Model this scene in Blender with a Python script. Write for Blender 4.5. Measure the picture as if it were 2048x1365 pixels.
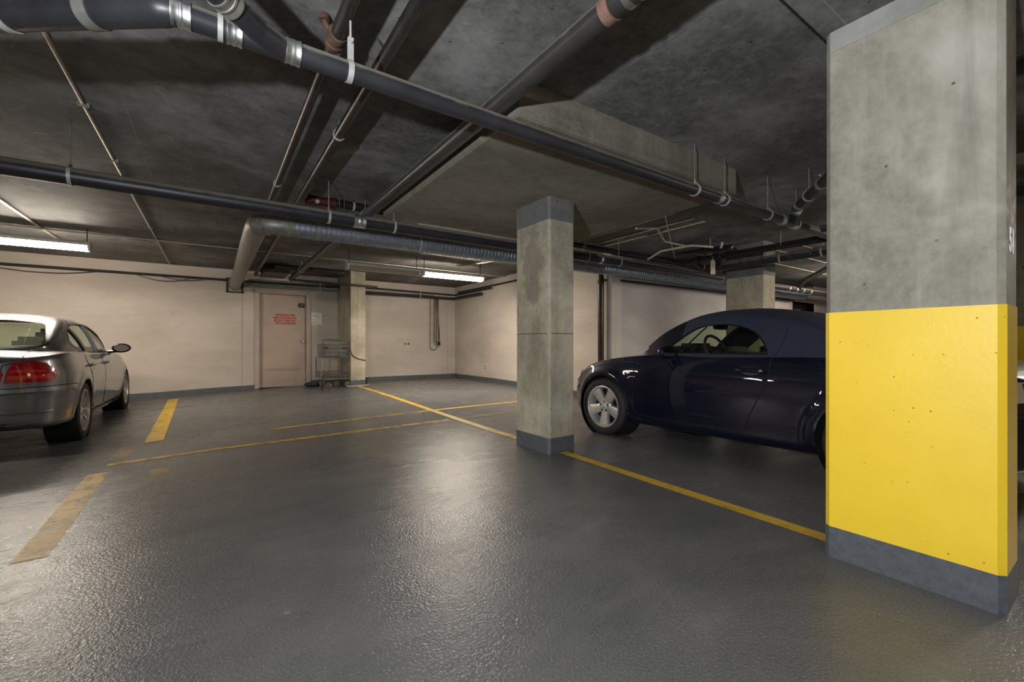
import bpy, bmesh, math, random
from mathutils import Vector, Matrix
from mathutils.bvhtree import BVHTree
from mathutils.geometry import delaunay_2d_cdt

random.seed(7)
for o in list(bpy.data.objects):
    bpy.data.objects.remove(o)
scene = bpy.context.scene
COL = scene.collection

# ------------------------------------------------------------------ camera
CAM_H = 1.01
cam = bpy.data.cameras.new('camera')
cam.sensor_width = 36.0
cam.lens = 870.0 / 2048.0 * 36.0
cam.shift_y = 6.5 / 2048.0
cam.clip_start = 0.02
camo = bpy.data.objects.new('camera', cam)
COL.objects.link(camo)
camo.location = (0, 0, CAM_H)
camo.rotation_euler = (math.radians(90), 0, -math.atan((1024 - 427) / 870.0))
scene.camera = camo

# ------------------------------------------------------------------ world, lights, exposure
world = bpy.data.worlds.new('world')
scene.world = world
world.use_nodes = True
world.node_tree.nodes['Background'].inputs[0].default_value = (0.75, 0.85, 1.0, 1)
world.node_tree.nodes['Background'].inputs[1].default_value = 0.02
scene.view_settings.view_transform = 'Standard'
scene.view_settings.look = 'None'
scene.view_settings.exposure = 2.38
scene.view_settings.gamma = 1.0
scene.view_settings.use_curve_mapping = False
scene.cycles.max_bounces = 5
scene.cycles.diffuse_bounces = 3
scene.cycles.glossy_bounces = 3
scene.cycles.transmission_bounces = 4
scene.cycles.transparent_max_bounces = 10
scene.cycles.caustics_reflective = False
scene.cycles.caustics_refractive = False
TUBE = (1.0, 0.88, 0.73)       # warm tubes of the two lamps in view
TUBE_COOL = (1.0, 0.90, 0.78)  # tubes of lamps outside the view, some of them added
TUBE_POWER = 26.0
FLASH = bpy.data.lights.new('photo_strobe', 'SPOT')
FLASH.spot_size = math.radians(165)
FLASH.spot_blend = 1.0
FLASH.energy = 95.0
FLASH.color = (0.90, 0.95, 1.0)
FLASH.shadow_soft_size = 0.04
fo = bpy.data.objects.new('photo_strobe', FLASH)
COL.objects.link(fo)
fo.location = (-1.1, 0.05, 1.33)
fo.rotation_euler = (Vector((2.4, 1.2, 1.0))).to_track_quat('-Z', 'Y').to_euler()

# ------------------------------------------------------------------ helpers
CEIL = 2.60
WALL_Y = 11.0
WALL_X = 5.60
WALL_C = 5.16


def lin(r, g, b):
    def f(c):
        c /= 255.0
        return c / 12.92 if c <= 0.04045 else ((c + 0.055) / 1.055) ** 2.4
    return (f(r), f(g), f(b), 1.0)


def S(t):
    t = max(0.0, min(1.0, t))
    return t * t * (3 - 2 * t)


def zf(x, y):
    """height of the gently falling floor"""
    return 0.085 * S((y - 3.5) / 6.0) * S((x + 0.2) / 3.0) - 0.045 * S((y - 3.0) / 3.0) * S((0.2 - x) / 1.4)


def interp(tbl, t):
    """monotone cubic through a table of (t, value)"""
    tb = sorted(tbl)
    n = len(tb)
    if t <= tb[0][0]:
        return tb[0][1]
    if t >= tb[-1][0]:
        return tb[-1][1]
    d = [(tb[i + 1][1] - tb[i][1]) / (tb[i + 1][0] - tb[i][0]) for i in range(n - 1)]
    m = [d[0]] + [0 if d[i - 1] * d[i] <= 0 else 2 * d[i - 1] * d[i] / (d[i - 1] + d[i]) for i in range(1, n - 1)] + [d[-1]]
    for i in range(n - 1):
        if tb[i][0] <= t <= tb[i + 1][0]:
            h = tb[i + 1][0] - tb[i][0]
            s = (t - tb[i][0]) / h
            return ((2 * s ** 3 - 3 * s * s + 1) * tb[i][1] + (s ** 3 - 2 * s * s + s) * h * m[i]
                    + (-2 * s ** 3 + 3 * s * s) * tb[i + 1][1] + (s ** 3 - s * s) * h * m[i + 1])


def catmull(pts, k):
    """resample an open polyline with k steps per span"""
    out = []
    n = len(pts)
    for i in range(n - 1):
        p0 = pts[max(i - 1, 0)]
        p1 = pts[i]
        p2 = pts[i + 1]
        p3 = pts[min(i + 2, n - 1)]
        for j in range(k):
            t = j / k
            out.append(tuple(0.5 * (2 * b + (c - a) * t + (2 * a - 5 * b + 4 * c - d) * t * t + (3 * b - a - 3 * c + d) * t ** 3)
                             for a, b, c, d in zip(p0, p1, p2, p3)))
    out.append(tuple(pts[-1]))
    return out


class MB:
    def __init__(self):
        self.v = []
        self.f = []

    def add(self, vs, fs):
        o = len(self.v)
        self.v += [tuple(v) for v in vs]
        self.f += [tuple(i + o for i in f) for f in fs]
        return self

    def box(self, lo, hi, m=None):
        x0, y0, z0 = lo
        x1, y1, z1 = hi
        vs = [Vector(p) for p in ((x0, y0, z0), (x1, y0, z0), (x1, y1, z0), (x0, y1, z0), (x0, y0, z1), (x1, y0, z1), (x1, y1, z1), (x0, y1, z1))]
        if m:
            vs = [m @ v for v in vs]
        return self.add(vs, [(0, 3, 2, 1), (4, 5, 6, 7), (0, 1, 5, 4), (1, 2, 6, 5), (2, 3, 7, 6), (3, 0, 4, 7)])

    def prism(self, poly, z0, z1, m=None):
        n = len(poly)
        vs = [Vector((p[0], p[1], z0)) for p in poly] + [Vector((p[0], p[1], z1)) for p in poly]
        if m:
            vs = [m @ v for v in vs]
        fs = [tuple(range(n - 1, -1, -1)), tuple(range(n, 2 * n))]
        fs += [(i, (i + 1) % n, n + (i + 1) % n, n + i) for i in range(n)]
        return self.add(vs, fs)

    def tube(self, pts, r, n=12, caps=True, closed=False):
        P = [Vector(p) for p in pts]
        k = len(P)
        rs = r if isinstance(r, (list, tuple)) else [r] * k
        T = []
        for i in range(k):
            if closed:
                t = P[(i + 1) % k] - P[i - 1]
            else:
                t = P[min(i + 1, k - 1)] - P[max(i - 1, 0)]
            T.append(t.normalized())
        a = Vector((0, 0, 1)) if abs(T[0].z) < 0.9 else Vector((1, 0, 0))
        N = (a - T[0] * a.dot(T[0])).normalized()
        vs = []
        for i in range(k):
            N = (N - T[i] * N.dot(T[i]))
            N.normalize()
            B = T[i].cross(N)
            for j in range(n):
                q = 2 * math.pi * j / n
                vs.append(P[i] + (N * math.cos(q) + B * math.sin(q)) * rs[i])
        fs = []
        for i in range(k if closed else k - 1):
            i2 = (i + 1) % k
            for j in range(n):
                j2 = (j + 1) % n
                fs.append((i * n + j, i * n + j2, i2 * n + j2, i2 * n + j))
        if caps and not closed:
            fs.append(tuple(range(n - 1, -1, -1)))
            fs.append(tuple((k - 1) * n + j for j in range(n)))
        return self.add(vs, fs)

    def cyl(self, p0, p1, r0, r1=None, n=20):
        return self.tube([p0, p1], [r0, r0 if r1 is None else r1], n)

    def lathe(self, prof, n=24, m=None, closed=False):
        """profile of (radius, axial) turned about local z"""
        vs = []
        for i in range(n):
            q = 2 * math.pi * i / n
            for r, z in prof:
                v = Vector((r * math.cos(q), r * math.sin(q), z))
                vs.append(m @ v if m else v)
        k = len(prof)
        fs = []
        for i in range(n):
            i2 = (i + 1) % n
            for j in range(k if closed else k - 1):
                j2 = (j + 1) % k
                fs.append((i * k + j, i2 * k + j, i2 * k + j2, i * k + j2))
        return self.add(vs, fs)

    def ball(self, c, r, sx=1, sy=1, sz=1, n=12, m=None):
        k = n // 2
        prof = [(max(1e-4, r * math.sin(math.pi * i / k)), -r * math.cos(math.pi * i / k)) for i in range(k + 1)]
        M = Matrix.Translation(c) @ (m if m else Matrix.Identity(4)) @ Matrix.Diagonal((sx, sy, sz, 1))
        return self.lathe(prof, n, M)

    def mesh(self, name, smooth=35):
        me = bpy.data.meshes.new(name)
        me.from_pydata(self.v, [], self.f)
        me.validate()
        if smooth:
            me.polygons.foreach_set('use_smooth', [True] * len(me.polygons))
            me.set_sharp_from_angle(angle=math.radians(smooth))
        me.update()
        return me

    def build(self, name, material, parent=None, smooth=35, local=False, bevel=0):
        me = self.mesh(name, None if bevel else smooth)
        if bevel:
            bm = bmesh.new()
            bm.from_mesh(me)
            bmesh.ops.remove_doubles(bm, verts=bm.verts, dist=1e-5)
            bmesh.ops.recalc_face_normals(bm, faces=bm.faces)
            bmesh.ops.bevel(bm, geom=[e for e in bm.edges if e.calc_face_angle(0) > 0.5], offset=bevel, segments=2, affect='EDGES')
            bm.to_mesh(me)
            bm.free()
            me.polygons.foreach_set('use_smooth', [True] * len(me.polygons))
            me.set_sharp_from_angle(angle=math.radians(35))
        return link(name, me, material, parent, local)


def link(name, me, material, parent=None, local=False):
    o = bpy.data.objects.new(name, me)
    if material is not None and len(me.materials) == 0:
        me.materials.append(material)
    COL.objects.link(o)
    if parent is not None:
        o.parent = parent
        if not local:
            # shapes are written in world coordinates
            root = parent
            off = Vector((0, 0, 0))
            while root is not None:
                off += root.location
                root = root.parent
            o.matrix_parent_inverse = Matrix.Translation(-off)
    return o


def tag(o, label, cat, group=None):
    o['label'] = label
    o['category'] = cat
    if group:
        o['group'] = group
    return o


def thing(name, label, cat, loc=(0, 0, 0), rz=0.0, group=None):
    o = bpy.data.objects.new(name, None)
    o.empty_display_size = 0.1
    COL.objects.link(o)
    o.location = loc
    o.rotation_euler = (0, 0, rz)
    return tag(o, label, cat, group)


def struct(o):
    o['kind'] = 'structure'
    return o


def copy_tree(o, parent=None):
    c = o.copy()
    COL.objects.link(c)
    c.parent = parent
    if parent is not None:
        c.matrix_parent_inverse = o.matrix_parent_inverse.copy()
    for ch in list(o.children):
        copy_tree(ch, c)
    return c


# ------------------------------------------------------------------ materials
class NT:
    def __init__(self, name):
        self.m = bpy.data.materials.new(name)
        self.m.use_nodes = True
        self.t = self.m.node_tree
        self.b = self.t.nodes['Principled BSDF']
        self.out = self.t.nodes['Material Output']
        self._c = None

    def n(self, kind, **kw):
        x = self.t.nodes.new(kind)
        for k, v in kw.items():
            if k in x.inputs:
                x.inputs[k].default_value = v
            else:
                setattr(x, k, v)
        return x

    def l(self, a, b):
        self.t.links.new(a, b)

    def coord(self, scale=(1, 1, 1), rot=(0, 0, 0)):
        if self._c is None:
            self._c = self.n('ShaderNodeTexCoord')
        mp = self.n('ShaderNodeMapping')
        mp.inputs['Scale'].default_value = scale
        mp.inputs['Rotation'].default_value = rot
        self.l(self._c.outputs['Object'], mp.inputs['Vector'])
        return mp.outputs['Vector']

    def noise(self, scale, detail=6, rough=0.6, vec=None, dist=0.0):
        x = self.n('ShaderNodeTexNoise')
        x.inputs['Scale'].default_value = scale
        x.inputs['Detail'].default_value = detail
        x.inputs['Roughness'].default_value = rough
        x.inputs['Distortion'].default_value = dist
        self.l(vec if vec is not None else self.coord(), x.inputs['Vector'])
        return x.outputs['Fac']

    def ramp(self, fac, stops):
        x = self.n('ShaderNodeValToRGB')
        e = x.color_ramp.elements
        while len(e) < len(stops):
            e.new(0.5)
        for i, (p, c) in enumerate(stops):
            e[i].position = p
            e[i].color = c if len(c) == 4 else (c[0], c[1], c[2], 1)
        self.l(fac, x.inputs['Fac'])
        return x.outputs['Color']

    def step(self, fac, a, b):
        return self.ramp(fac, [(a, (0, 0, 0, 1)), (b, (1, 1, 1, 1))])

    def mix(self, fac, a, b, mode='MIX'):
        x = self.n('ShaderNodeMix', data_type='RGBA', blend_type=mode)
        for s, v in ((x.inputs[0], fac), (x.inputs[6], a), (x.inputs[7], b)):
            if hasattr(v, 'is_output'):
                self.l(v, s)
            else:
                s.default_value = v
        return x.outputs[2]

    def math(self, op, a, b=None):
        x = self.n('ShaderNodeMath', operation=op)
        for s, v in ((x.inputs[0], a), (x.inputs[1], b)):
            if v is None:
                continue
            if hasattr(v, 'is_output'):
                self.l(v, s)
            else:
                s.default_value = v
        return x.outputs[0]

    def bump(self, h, strength=0.2, dist=0.01):
        x = self.n('ShaderNodeBump')
        x.inputs['Strength'].default_value = strength
        x.inputs['Distance'].default_value = dist
        self.l(h, x.inputs['Height'])
        self.l(x.outputs['Normal'], self.b.inputs['Normal'])

    def set(self, base=None, rough=None, metal=None, **kw):
        for k, v in (('Base Color', base), ('Roughness', rough), ('Metallic', metal)):
            if v is None:
                continue
            if hasattr(v, 'is_output'):
                self.l(v, self.b.inputs[k])
            else:
                self.b.inputs[k].default_value = v
        for k, v in kw.items():
            self.b.inputs[k.replace('_', ' ')].default_value = v
        return self.m


def plain(name, col, rough=0.5, metal=0.0, var=0.12, scale=18.0, bump=0.0, **kw):
    """one colour with a little procedural unevenness"""
    t = NT(name)
    f = t.noise(scale, 2)
    d = tuple(c * (1 - var) for c in col[:3]) + (1,)
    h = tuple(min(1, c * (1 + var)) for c in col[:3]) + (1,)
    base = t.ramp(f, [(0.3, d), (0.7, h)])
    if bump:
        t.bump(t.noise(scale * 6, 3), bump, 0.003)
    return t.set(base, rough, metal, **kw)


def dusty(name, col, rough, dust, metal=0.0):
    """pipe with settled dust on its upper side"""
    t = NT(name)
    base = t.ramp(t.noise(6, 3), [(0.3, tuple(c * 0.75 for c in col[:3]) + (1,)), (0.7, tuple(min(1, c * 1.25) for c in col[:3]) + (1,))])
    g = t.n('ShaderNodeNewGeometry')
    sx = t.n('ShaderNodeSeparateXYZ')
    t.l(g.outputs['True Normal'], sx.inputs[0])
    up = t.math('ADD', sx.outputs['Z'], t.math('MULTIPLY', t.math('SUBTRACT', t.noise(9, 4, 0.7), 0.5), 0.5))
    k = t.step(up, 0.12, 0.5)
    c = t.mix(t.math('MULTIPLY', k, 0.9), base, dust)
    r = t.ramp(k, [(0.0, (rough, rough, rough, 1)), (1.0, (0.9, 0.9, 0.9, 1))])
    return t.set(c, r, metal)


def concrete(name, dark, mid, light, stain=0.5, seams=None, pits=True, big=0.9):
    t = NT(name)
    a = t.noise(big, 5, 0.62, t.coord((1, 1, 1)), 0.4)
    c = t.ramp(a, [(0.28, dark), (0.5, mid), (0.72, light)])
    fine = t.noise(26, 3, 0.7)
    c = t.mix(t.ramp(fine, [(0.35, (0.0, 0.0, 0.0, 1)), (0.75, (0.35, 0.35, 0.35, 1))]), c, light)
    st = t.step(t.noise(2.2, 4, 0.65, t.coord((1, 1, 0.45)), 0.8), 0.56, 0.70)
    c = t.mix(t.math('MULTIPLY', st, stain), c, dark)
    run = t.noise(3.2, 4, 0.65, t.coord((2.6, 2.6, 0.22)), 0.3)
    c = t.mix(t.math('MULTIPLY', t.step(run, 0.5, 0.72), 0.4), c, dark)
    c = t.mix(t.math('MULTIPLY', t.ramp(run, [(0.3, (1, 1, 1, 1)), (0.42, (0, 0, 0, 1))]), 0.3), c, light)
    h = t.math('MULTIPLY', fine, 0.5)
    if pits:
        v = t.n('ShaderNodeTexVoronoi')
        v.inputs['Scale'].default_value = 10.0
        t.l(t.coord(), v.inputs['Vector'])
        p = t.ramp(v.outputs['Distance'], [(0.05, (1, 1, 1, 1)), (0.085, (0, 0, 0, 1))])
        keep = t.step(t.noise(5.0, 2), 0.44, 0.5)
        p = t.math('MULTIPLY', p, keep)
        c = t.mix(t.math('MULTIPLY', p, 0.8), c, tuple(x * 0.25 for x in dark[:3]) + (1,))
        h = t.math('SUBTRACT', h, p)
    if seams:
        sx = t.n('ShaderNodeSeparateXYZ')
        t.l(t.coord(), sx.inputs[0])
        for ax, step, ph in seams:
            fr = t.math('FRACT', t.math('ADD', t.math('DIVIDE', sx.outputs[ax], step), ph))
            ln = t.math('LESS_THAN', fr, 0.006 / step)
            br = t.step(t.noise(1.6, 3), 0.46, 0.56)
            c = t.mix(t.math('MULTIPLY', t.math('MULTIPLY', ln, br), 0.5), c, light)
            h = t.math('ADD', h, t.math('MULTIPLY', ln, 1.5))
    t.bump(h, 0.35, 0.004)
    return t.set(c, t.ramp(fine, [(0.3, (0.65, 0.65, 0.65, 1)), (0.7, (0.9, 0.9, 0.9, 1))]))


M = {}
M['column'] = concrete('column_concrete', lin(92, 88, 76), lin(134, 130, 116), lin(176, 172, 160), 0.55, None, True, 1.6)
def stained(name, src, centre, size):
    """copy of a concrete with one darker damp stain of its own shape"""
    m = M[src].copy()
    m.name = name
    t = NT.__new__(NT)
    t.m, t.t, t._c = m, m.node_tree, None
    t.b = t.t.nodes['Principled BSDF']
    old = t.b.inputs['Base Color'].links[0].from_socket
    sx = t.n('ShaderNodeVectorMath', operation='SUBTRACT')
    t.l(t.coord(), sx.inputs[0])
    sx.inputs[1].default_value = centre
    dv = t.n('ShaderNodeVectorMath', operation='DIVIDE')
    t.l(sx.outputs[0], dv.inputs[0])
    dv.inputs[1].default_value = size
    ln = t.n('ShaderNodeVectorMath', operation='LENGTH')
    t.l(dv.outputs[0], ln.inputs[0])
    d = t.math('ADD', ln.outputs['Value'], t.math('MULTIPLY', t.math('SUBTRACT', t.noise(4.5, 3, 0.6), 0.5), 2.2))
    k = t.ramp(d, [(0.55, (1, 1, 1, 1)), (0.98, (0, 0, 0, 1))])
    t.l(t.mix(t.math('MULTIPLY', k, 0.5), old, lin(92, 86, 72)), t.b.inputs['Base Color'])
    return m


M['column_lit'] = concrete('column_concrete_lit', lin(116, 109, 92), lin(160, 152, 132), lin(196, 190, 172), 0.5, None, True, 1.6)  # lighter, warmer copy of the concrete; lamp light on these columns put into colour
M['column_stained'] = stained('stained_column_concrete', 'column_lit', (2.53, 3.34, 1.78), (0.3, 0.2, 0.42))
M['ceiling'] = concrete('ceiling_concrete', lin(58, 57, 55), lin(98, 97, 94), lin(152, 151, 148), 0.5, [('Y', 1.22, 0.36), ('X', 2.44, 0.2)], True, 1.1)
M['panel'] = concrete('drop_panel_concrete', lin(92, 88, 77), lin(126, 121, 106), lin(156, 151, 137), 0.4, None, True, 0.8)
M['column_top'] = concrete('column_top_concrete', lin(112, 110, 102), lin(140, 138, 130), lin(172, 170, 164), 0.3)
M['capital'] = concrete('capital_concrete', lin(84, 84, 82), lin(108, 108, 106), lin(130, 130, 128), 0.3)


def wall_material(name, c0, c1):
    t = NT(name)
    a = t.noise(0.7, 3, 0.55, t.coord((1, 1, 2.5)))
    c = t.ramp(a, [(0.35, c0), (0.65, c1)])
    b = t.noise(7, 4, 0.7, t.coord((1, 1, 3.5)))
    c = t.mix(t.math('MULTIPLY', t.step(b, 0.5, 0.72), 0.16), c, tuple(x * 0.62 for x in c0[:3]) + (1,))
    g = t.step(t.noise(2.0, 4, 0.7), 0.62, 0.78)
    c = t.mix(t.math('MULTIPLY', g, 0.25), c, tuple(x * 0.55 for x in c0[:3]) + (1,))
    t.bump(b, 0.3, 0.006)
    return t.set(c, 0.72)


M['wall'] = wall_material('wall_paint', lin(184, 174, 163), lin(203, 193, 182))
M['wall_shaded'] = wall_material('wall_paint_side_shaded', lin(166, 160, 156), lin(188, 182, 177))  # darker, greyer copy of the wall paint; the bay's different light put into colour


def floor_material():
    t = NT('floor_coating')
    a = t.noise(0.8, 6, 0.68, None, 0.7)
    c = t.ramp(a, [(0.3, lin(84, 86, 88)), (0.55, lin(102, 102, 102)), (0.75, lin(122, 119, 114))])
    fine = t.noise(120, 2, 0.7)
    c = t.mix(t.math('MULTIPLY', t.step(fine, 0.5, 0.72), 0.4), c, lin(142, 142, 140))
    # worn, dusty sweeps left by tyres
    sw = t.noise(1.0, 4, 0.65, t.coord((0.55, 1.8, 1), (0, 0, 0.5)), 1.2)
    c = t.mix(t.math('MULTIPLY', t.step(sw, 0.56, 0.74), 0.30), c, lin(136, 130, 122))
    sp = t.n('ShaderNodeTexVoronoi')
    sp.inputs['Scale'].default_value = 3.2
    t.l(t.coord(), sp.inputs['Vector'])
    ch = t.math('MULTIPLY', t.ramp(sp.outputs['Distance'], [(0.05, (1, 1, 1, 1)), (0.09, (0, 0, 0, 1))]), t.step(t.noise(24, 4), 0.5, 0.6))
    ch = t.math('MULTIPLY', ch, t.step(t.noise(0.9, 2), 0.5, 0.58))
    c = t.mix(t.math('MULTIPLY', ch, 0.6), c, lin(160, 158, 152))
    rough = t.ramp(sw, [(0.3, (0.18, 0.18, 0.18, 1)), (0.7, (0.34, 0.34, 0.34, 1))])
    t.bump(t.noise(80, 2, 0.6), 0.75, 0.004)
    return t.set(c, rough, Specular_IOR_Level=0.27)


M['floor'] = floor_material()
M['base_paint'] = plain('grey_base_paint', lin(82, 86, 92), 0.5, 0, 0.18, 30, 0.3)
M['base_wall'] = plain('grey_skirting_paint', lin(86, 90, 94), 0.5, 0, 0.12, 12, 0.2)


def yellow_column_paint():
    t = NT('yellow_column_paint')
    c = t.ramp(t.noise(1.2, 6), [(0.3, lin(226, 188, 36)), (0.7, lin(240, 204, 52))])
    v = t.n('ShaderNodeTexVoronoi')
    v.inputs['Scale'].default_value = 24.0
    t.l(t.coord(), v.inputs['Vector'])
    p = t.math('MULTIPLY', t.ramp(v.outputs['Distance'], [(0.06, (1, 1, 1, 1)), (0.11, (0, 0, 0, 1))]), t.step(t.noise(4.0, 3), 0.46, 0.54))
    c = t.mix(t.math('MULTIPLY', p, 0.75), c, lin(120, 92, 24))
    s = t.step(t.noise(9, 7, 0.7, t.coord((1, 1, 0.5))), 0.64, 0.78)
    c = t.mix(t.math('MULTIPLY', s, 0.22), c, lin(170, 136, 40))
    t.bump(t.math('SUBTRACT', t.math('MULTIPLY', t.noise(45, 5), 0.5), p), 0.3, 0.004)
    return t.set(c, 0.45)


M['yellow'] = yellow_column_paint()


def line_paint(name, wear, opacity=1.0):
    t = NT(name)
    c = t.ramp(t.noise(3, 5), [(0.3, lin(196, 158, 52)), (0.7, lin(226, 186, 66))])
    c = t.mix(t.math('MULTIPLY', t.step(t.noise(9, 6, 0.7), 0.5, 0.75), 0.35), c, lin(128, 108, 62))
    t.set(c, 0.5)
    w = t.noise(5.5, 8, 0.72, t.coord((1, 1, 1)), 0.5)
    mask = t.step(w, 0.26 + 0.34 * wear, 0.44 + 0.5 * wear)
    tr = t.n('ShaderNodeBsdfTransparent')
    ms = t.n('ShaderNodeMixShader')
    t.l(t.math('MULTIPLY', mask, opacity), ms.inputs[0])
    t.l(tr.outputs[0], ms.inputs[1])
    t.l(t.b.outputs[0], ms.inputs[2])
    t.l(ms.outputs[0], t.out.inputs['Surface'])
    return t.m


M['line'] = line_paint('yellow_line_paint', 0.0)
M['line_worn'] = line_paint('worn_yellow_line_paint', 0.16, 0.75)
M['line_ghost'] = line_paint('faded_yellow_line_paint', 0.3, 0.35)

M['abs'] = dusty('black_drain_pipe', lin(42, 42, 46), 0.42, lin(128, 120, 108))
M['dust'] = dusty('dusty_black_pipe', lin(50, 48, 46), 0.36, lin(120, 116, 108))
M['iron'] = plain('dark_iron_pipe', lin(58, 55, 52), 0.34, 0.55, 0.25, 8)
M['galv'] = plain('galvanised_duct', lin(150, 156, 166), 0.4, 0.7, 0.16, 14)
M['galv_dull'] = plain('dull_galvanised_steel', lin(140, 138, 132), 0.5, 0.6, 0.2, 20)
M['steel'] = plain('bright_clamp_steel', lin(225, 225, 225), 0.36, 1.0, 0.1, 30)
M['strap'] = plain('pale_strap', lin(176, 176, 172), 0.5, 0.2, 0.12, 25)
M['brown'] = plain('brown_coupling_rubber', lin(120, 92, 78), 0.6, 0, 0.2, 18)
M['rust'] = plain('rusty_coupling', lin(84, 62, 50), 0.75, 0.2, 0.4, 25, 0.4)
M['red'] = plain('dark_red_valve_paint', lin(74, 22, 19), 0.5, 0, 0.25, 12)
M['conduit'] = plain('steel_conduit', lin(196, 188, 172), 0.4, 0.35, 0.12, 20)
M['tapeduct'] = plain('green_duct_tape', lin(118, 128, 104), 0.5, 0.1, 0.12, 20)
M['cable'] = plain('dark_cable', lin(44, 38, 33), 0.7, 0, 0.2, 20)
M['cablegrey'] = plain('grey_cable', lin(96, 88, 76), 0.7, 0, 0.2, 20)
M['door'] = plain('door_paint', lin(176, 158, 144), 0.55, 0, 0.05, 4)
M['frame'] = plain('door_frame_paint', lin(178, 164, 152), 0.5, 0, 0.06, 4)
M['redtext'] = plain('red_lettering', lin(172, 50, 44), 0.6, 0, 0.1, 30)
M['whitetext'] = plain('white_stencil', lin(222, 220, 214), 0.6, 0, 0.08, 40)
M['paper'] = plain('white_paper', lin(236, 234, 228), 0.8, 0, 0.02, 10)
M['ink'] = plain('grey_print', lin(150, 148, 146), 0.8, 0, 0.1, 20)
M['chrome'] = plain('chrome', lin(210, 210, 208), 0.16, 1.0, 0.05, 20)
M['lockdark'] = plain('dark_lock_metal', lin(54, 50, 46), 0.4, 0.6, 0.1, 20)
M['wire'] = plain('cart_wire', lin(104, 102, 98), 0.35, 0.8, 0.12, 20)
M['green'] = plain('green_handle_plastic', lin(38, 92, 62), 0.5, 0, 0.1, 20)
M['rubber'] = plain('black_rubber', lin(30, 30, 31), 0.75, 0, 0.2, 20)
M['bluecloth'] = plain('dark_blue_cloth', lin(34, 42, 66), 0.85, 0, 0.2, 14)
M['chain'] = plain('pale_chain', lin(205, 202, 194), 0.4, 0.5, 0.1, 30)
M['tagcard'] = plain('cream_tag', lin(196, 184, 158), 0.8, 0, 0.08, 20)
M['lampwhite'] = plain('white_enamel', lin(226, 224, 218), 0.4, 0, 0.03, 10)
M['dim_lens'] = plain('unlit_prismatic_lens', lin(150, 140, 120), 0.3, 0, 0.1, 30)
M['dark'] = plain('dark_opening', lin(24, 25, 28), 0.6, 0, 0.2, 5)
M['outlet'] = plain('outlet_plate', lin(196, 186, 172), 0.5, 0, 0.05, 10)


def emit(name, col, power):
    t = NT(name)
    f = t.ramp(t.noise(3, 2), [(0.3, tuple(c * 0.97 for c in col) + (1,)), (0.7, col + (1,))])
    t.l(f, t.b.inputs['Emission Color'])
    t.b.inputs['Emission Strength'].default_value = power
    return t.set(lin(235, 235, 230), 0.4)


M['lens'] = emit('lit_lamp_lens', TUBE, TUBE_POWER)
M['lens_cool'] = emit('lit_lamp_lens_cool', TUBE_COOL, TUBE_POWER)


def paint(name, col, flake=0.0, rough=0.22, metal=0.35):
    t = NT(name)
    c = t.ramp(t.noise(900, 1), [(0.4, tuple(x * (1 - flake) for x in col[:3]) + (1,)), (0.6, tuple(min(1, x * (1 + flake)) for x in col[:3]) + (1,))])
    t.set(c, rough, metal)
    t.b.inputs['Coat Weight'].default_value = 1.0
    t.b.inputs['Coat Roughness'].default_value = 0.03
    return t.m


M['navy'] = paint('navy_car_paint', lin(10, 12, 30), 0.15, 0.5, 0.0)
M['navy'].node_tree.nodes['Principled BSDF'].inputs['Specular IOR Level'].default_value = 0.1
M['silver'] = paint('grey_car_paint', lin(116, 118, 122), 0.12, 0.32, 0.7)
M['pillar'] = plain('dark_pillar_paint', lin(17, 18, 26), 0.7, 0, 0.1, 20, 0, Specular_IOR_Level=0.12)
M['seam'] = plain('panel_gap', lin(10, 10, 11), 0.8, 0, 0.1, 10)
M['tyre'] = plain('tyre_rubber', lin(34, 34, 35), 0.7, 0, 0.2, 40, 0.2)
M['alloy'] = plain('alloy_wheel', lin(196, 194, 190), 0.36, 0.6, 0.08, 14)
M['fabric'] = plain('navy_soft_top_cloth', lin(36, 40, 58), 0.9, 0, 0.18, 90, 0.2)
M['cabin'] = plain('dark_cabin_trim', lin(22, 22, 23), 0.7, 0, 0.15, 20)
M['cabin_pale'] = plain('pale_cabin_trim', lin(150, 152, 140), 0.8, 0, 0.1, 14)
M['blacktrim'] = plain('black_trim', lin(14, 14, 15), 0.3, 0, 0.1, 20)
M['redlens'] = plain('red_tail_lamp', lin(150, 12, 12), 0.12, 0, 0.25, 9, 0, Coat_Weight=1.0)
M['redlens2'] = plain('bright_red_tail_lamp', lin(214, 40, 26), 0.12, 0, 0.15, 9, 0, Coat_Weight=1.0)
M['amber'] = plain('amber_marker', lin(226, 120, 40), 0.2, 0, 0.1, 20)
M['clearlens'] = plain('clear_marker_lens', lin(214, 210, 200), 0.15, 0, 0.05, 20)
M['mirrorglass'] = plain('mirror_glass', lin(200, 205, 210), 0.04, 1.0, 0.02, 20)


def glass(name, tint):
    t = NT(name)
    tr = t.n('ShaderNodeBsdfTransparent')
    c = t.ramp(t.noise(2, 2), [(0.3, tint), (0.7, tuple(x * 0.96 for x in tint[:3]) + (1,))])
    t.l(c, tr.inputs[0])
    gl = t.n('ShaderNodeBsdfGlossy')
    gl.inputs['Roughness'].default_value = 0.02
    fr = t.n('ShaderNodeLayerWeight')
    fr.inputs['Blend'].default_value = 0.5
    fc = t.math('ADD', t.math('MULTIPLY', t.math('POWER', fr.outputs['Facing'], 4.5), 0.75), 0.045)
    ms = t.n('ShaderNodeMixShader')
    t.l(fc, ms.inputs[0])
    t.l(tr.outputs[0], ms.inputs[1])
    t.l(gl.outputs[0], ms.inputs[2])
    t.l(ms.outputs[0], t.out.inputs['Surface'])
    return t.m


M['glass'] = glass('green_car_glass', (0.78, 0.86, 0.75, 1))

# ================================================================== THE SETTING
X0, X1, Y0 = -7.5, 16.0, -7.0


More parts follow.
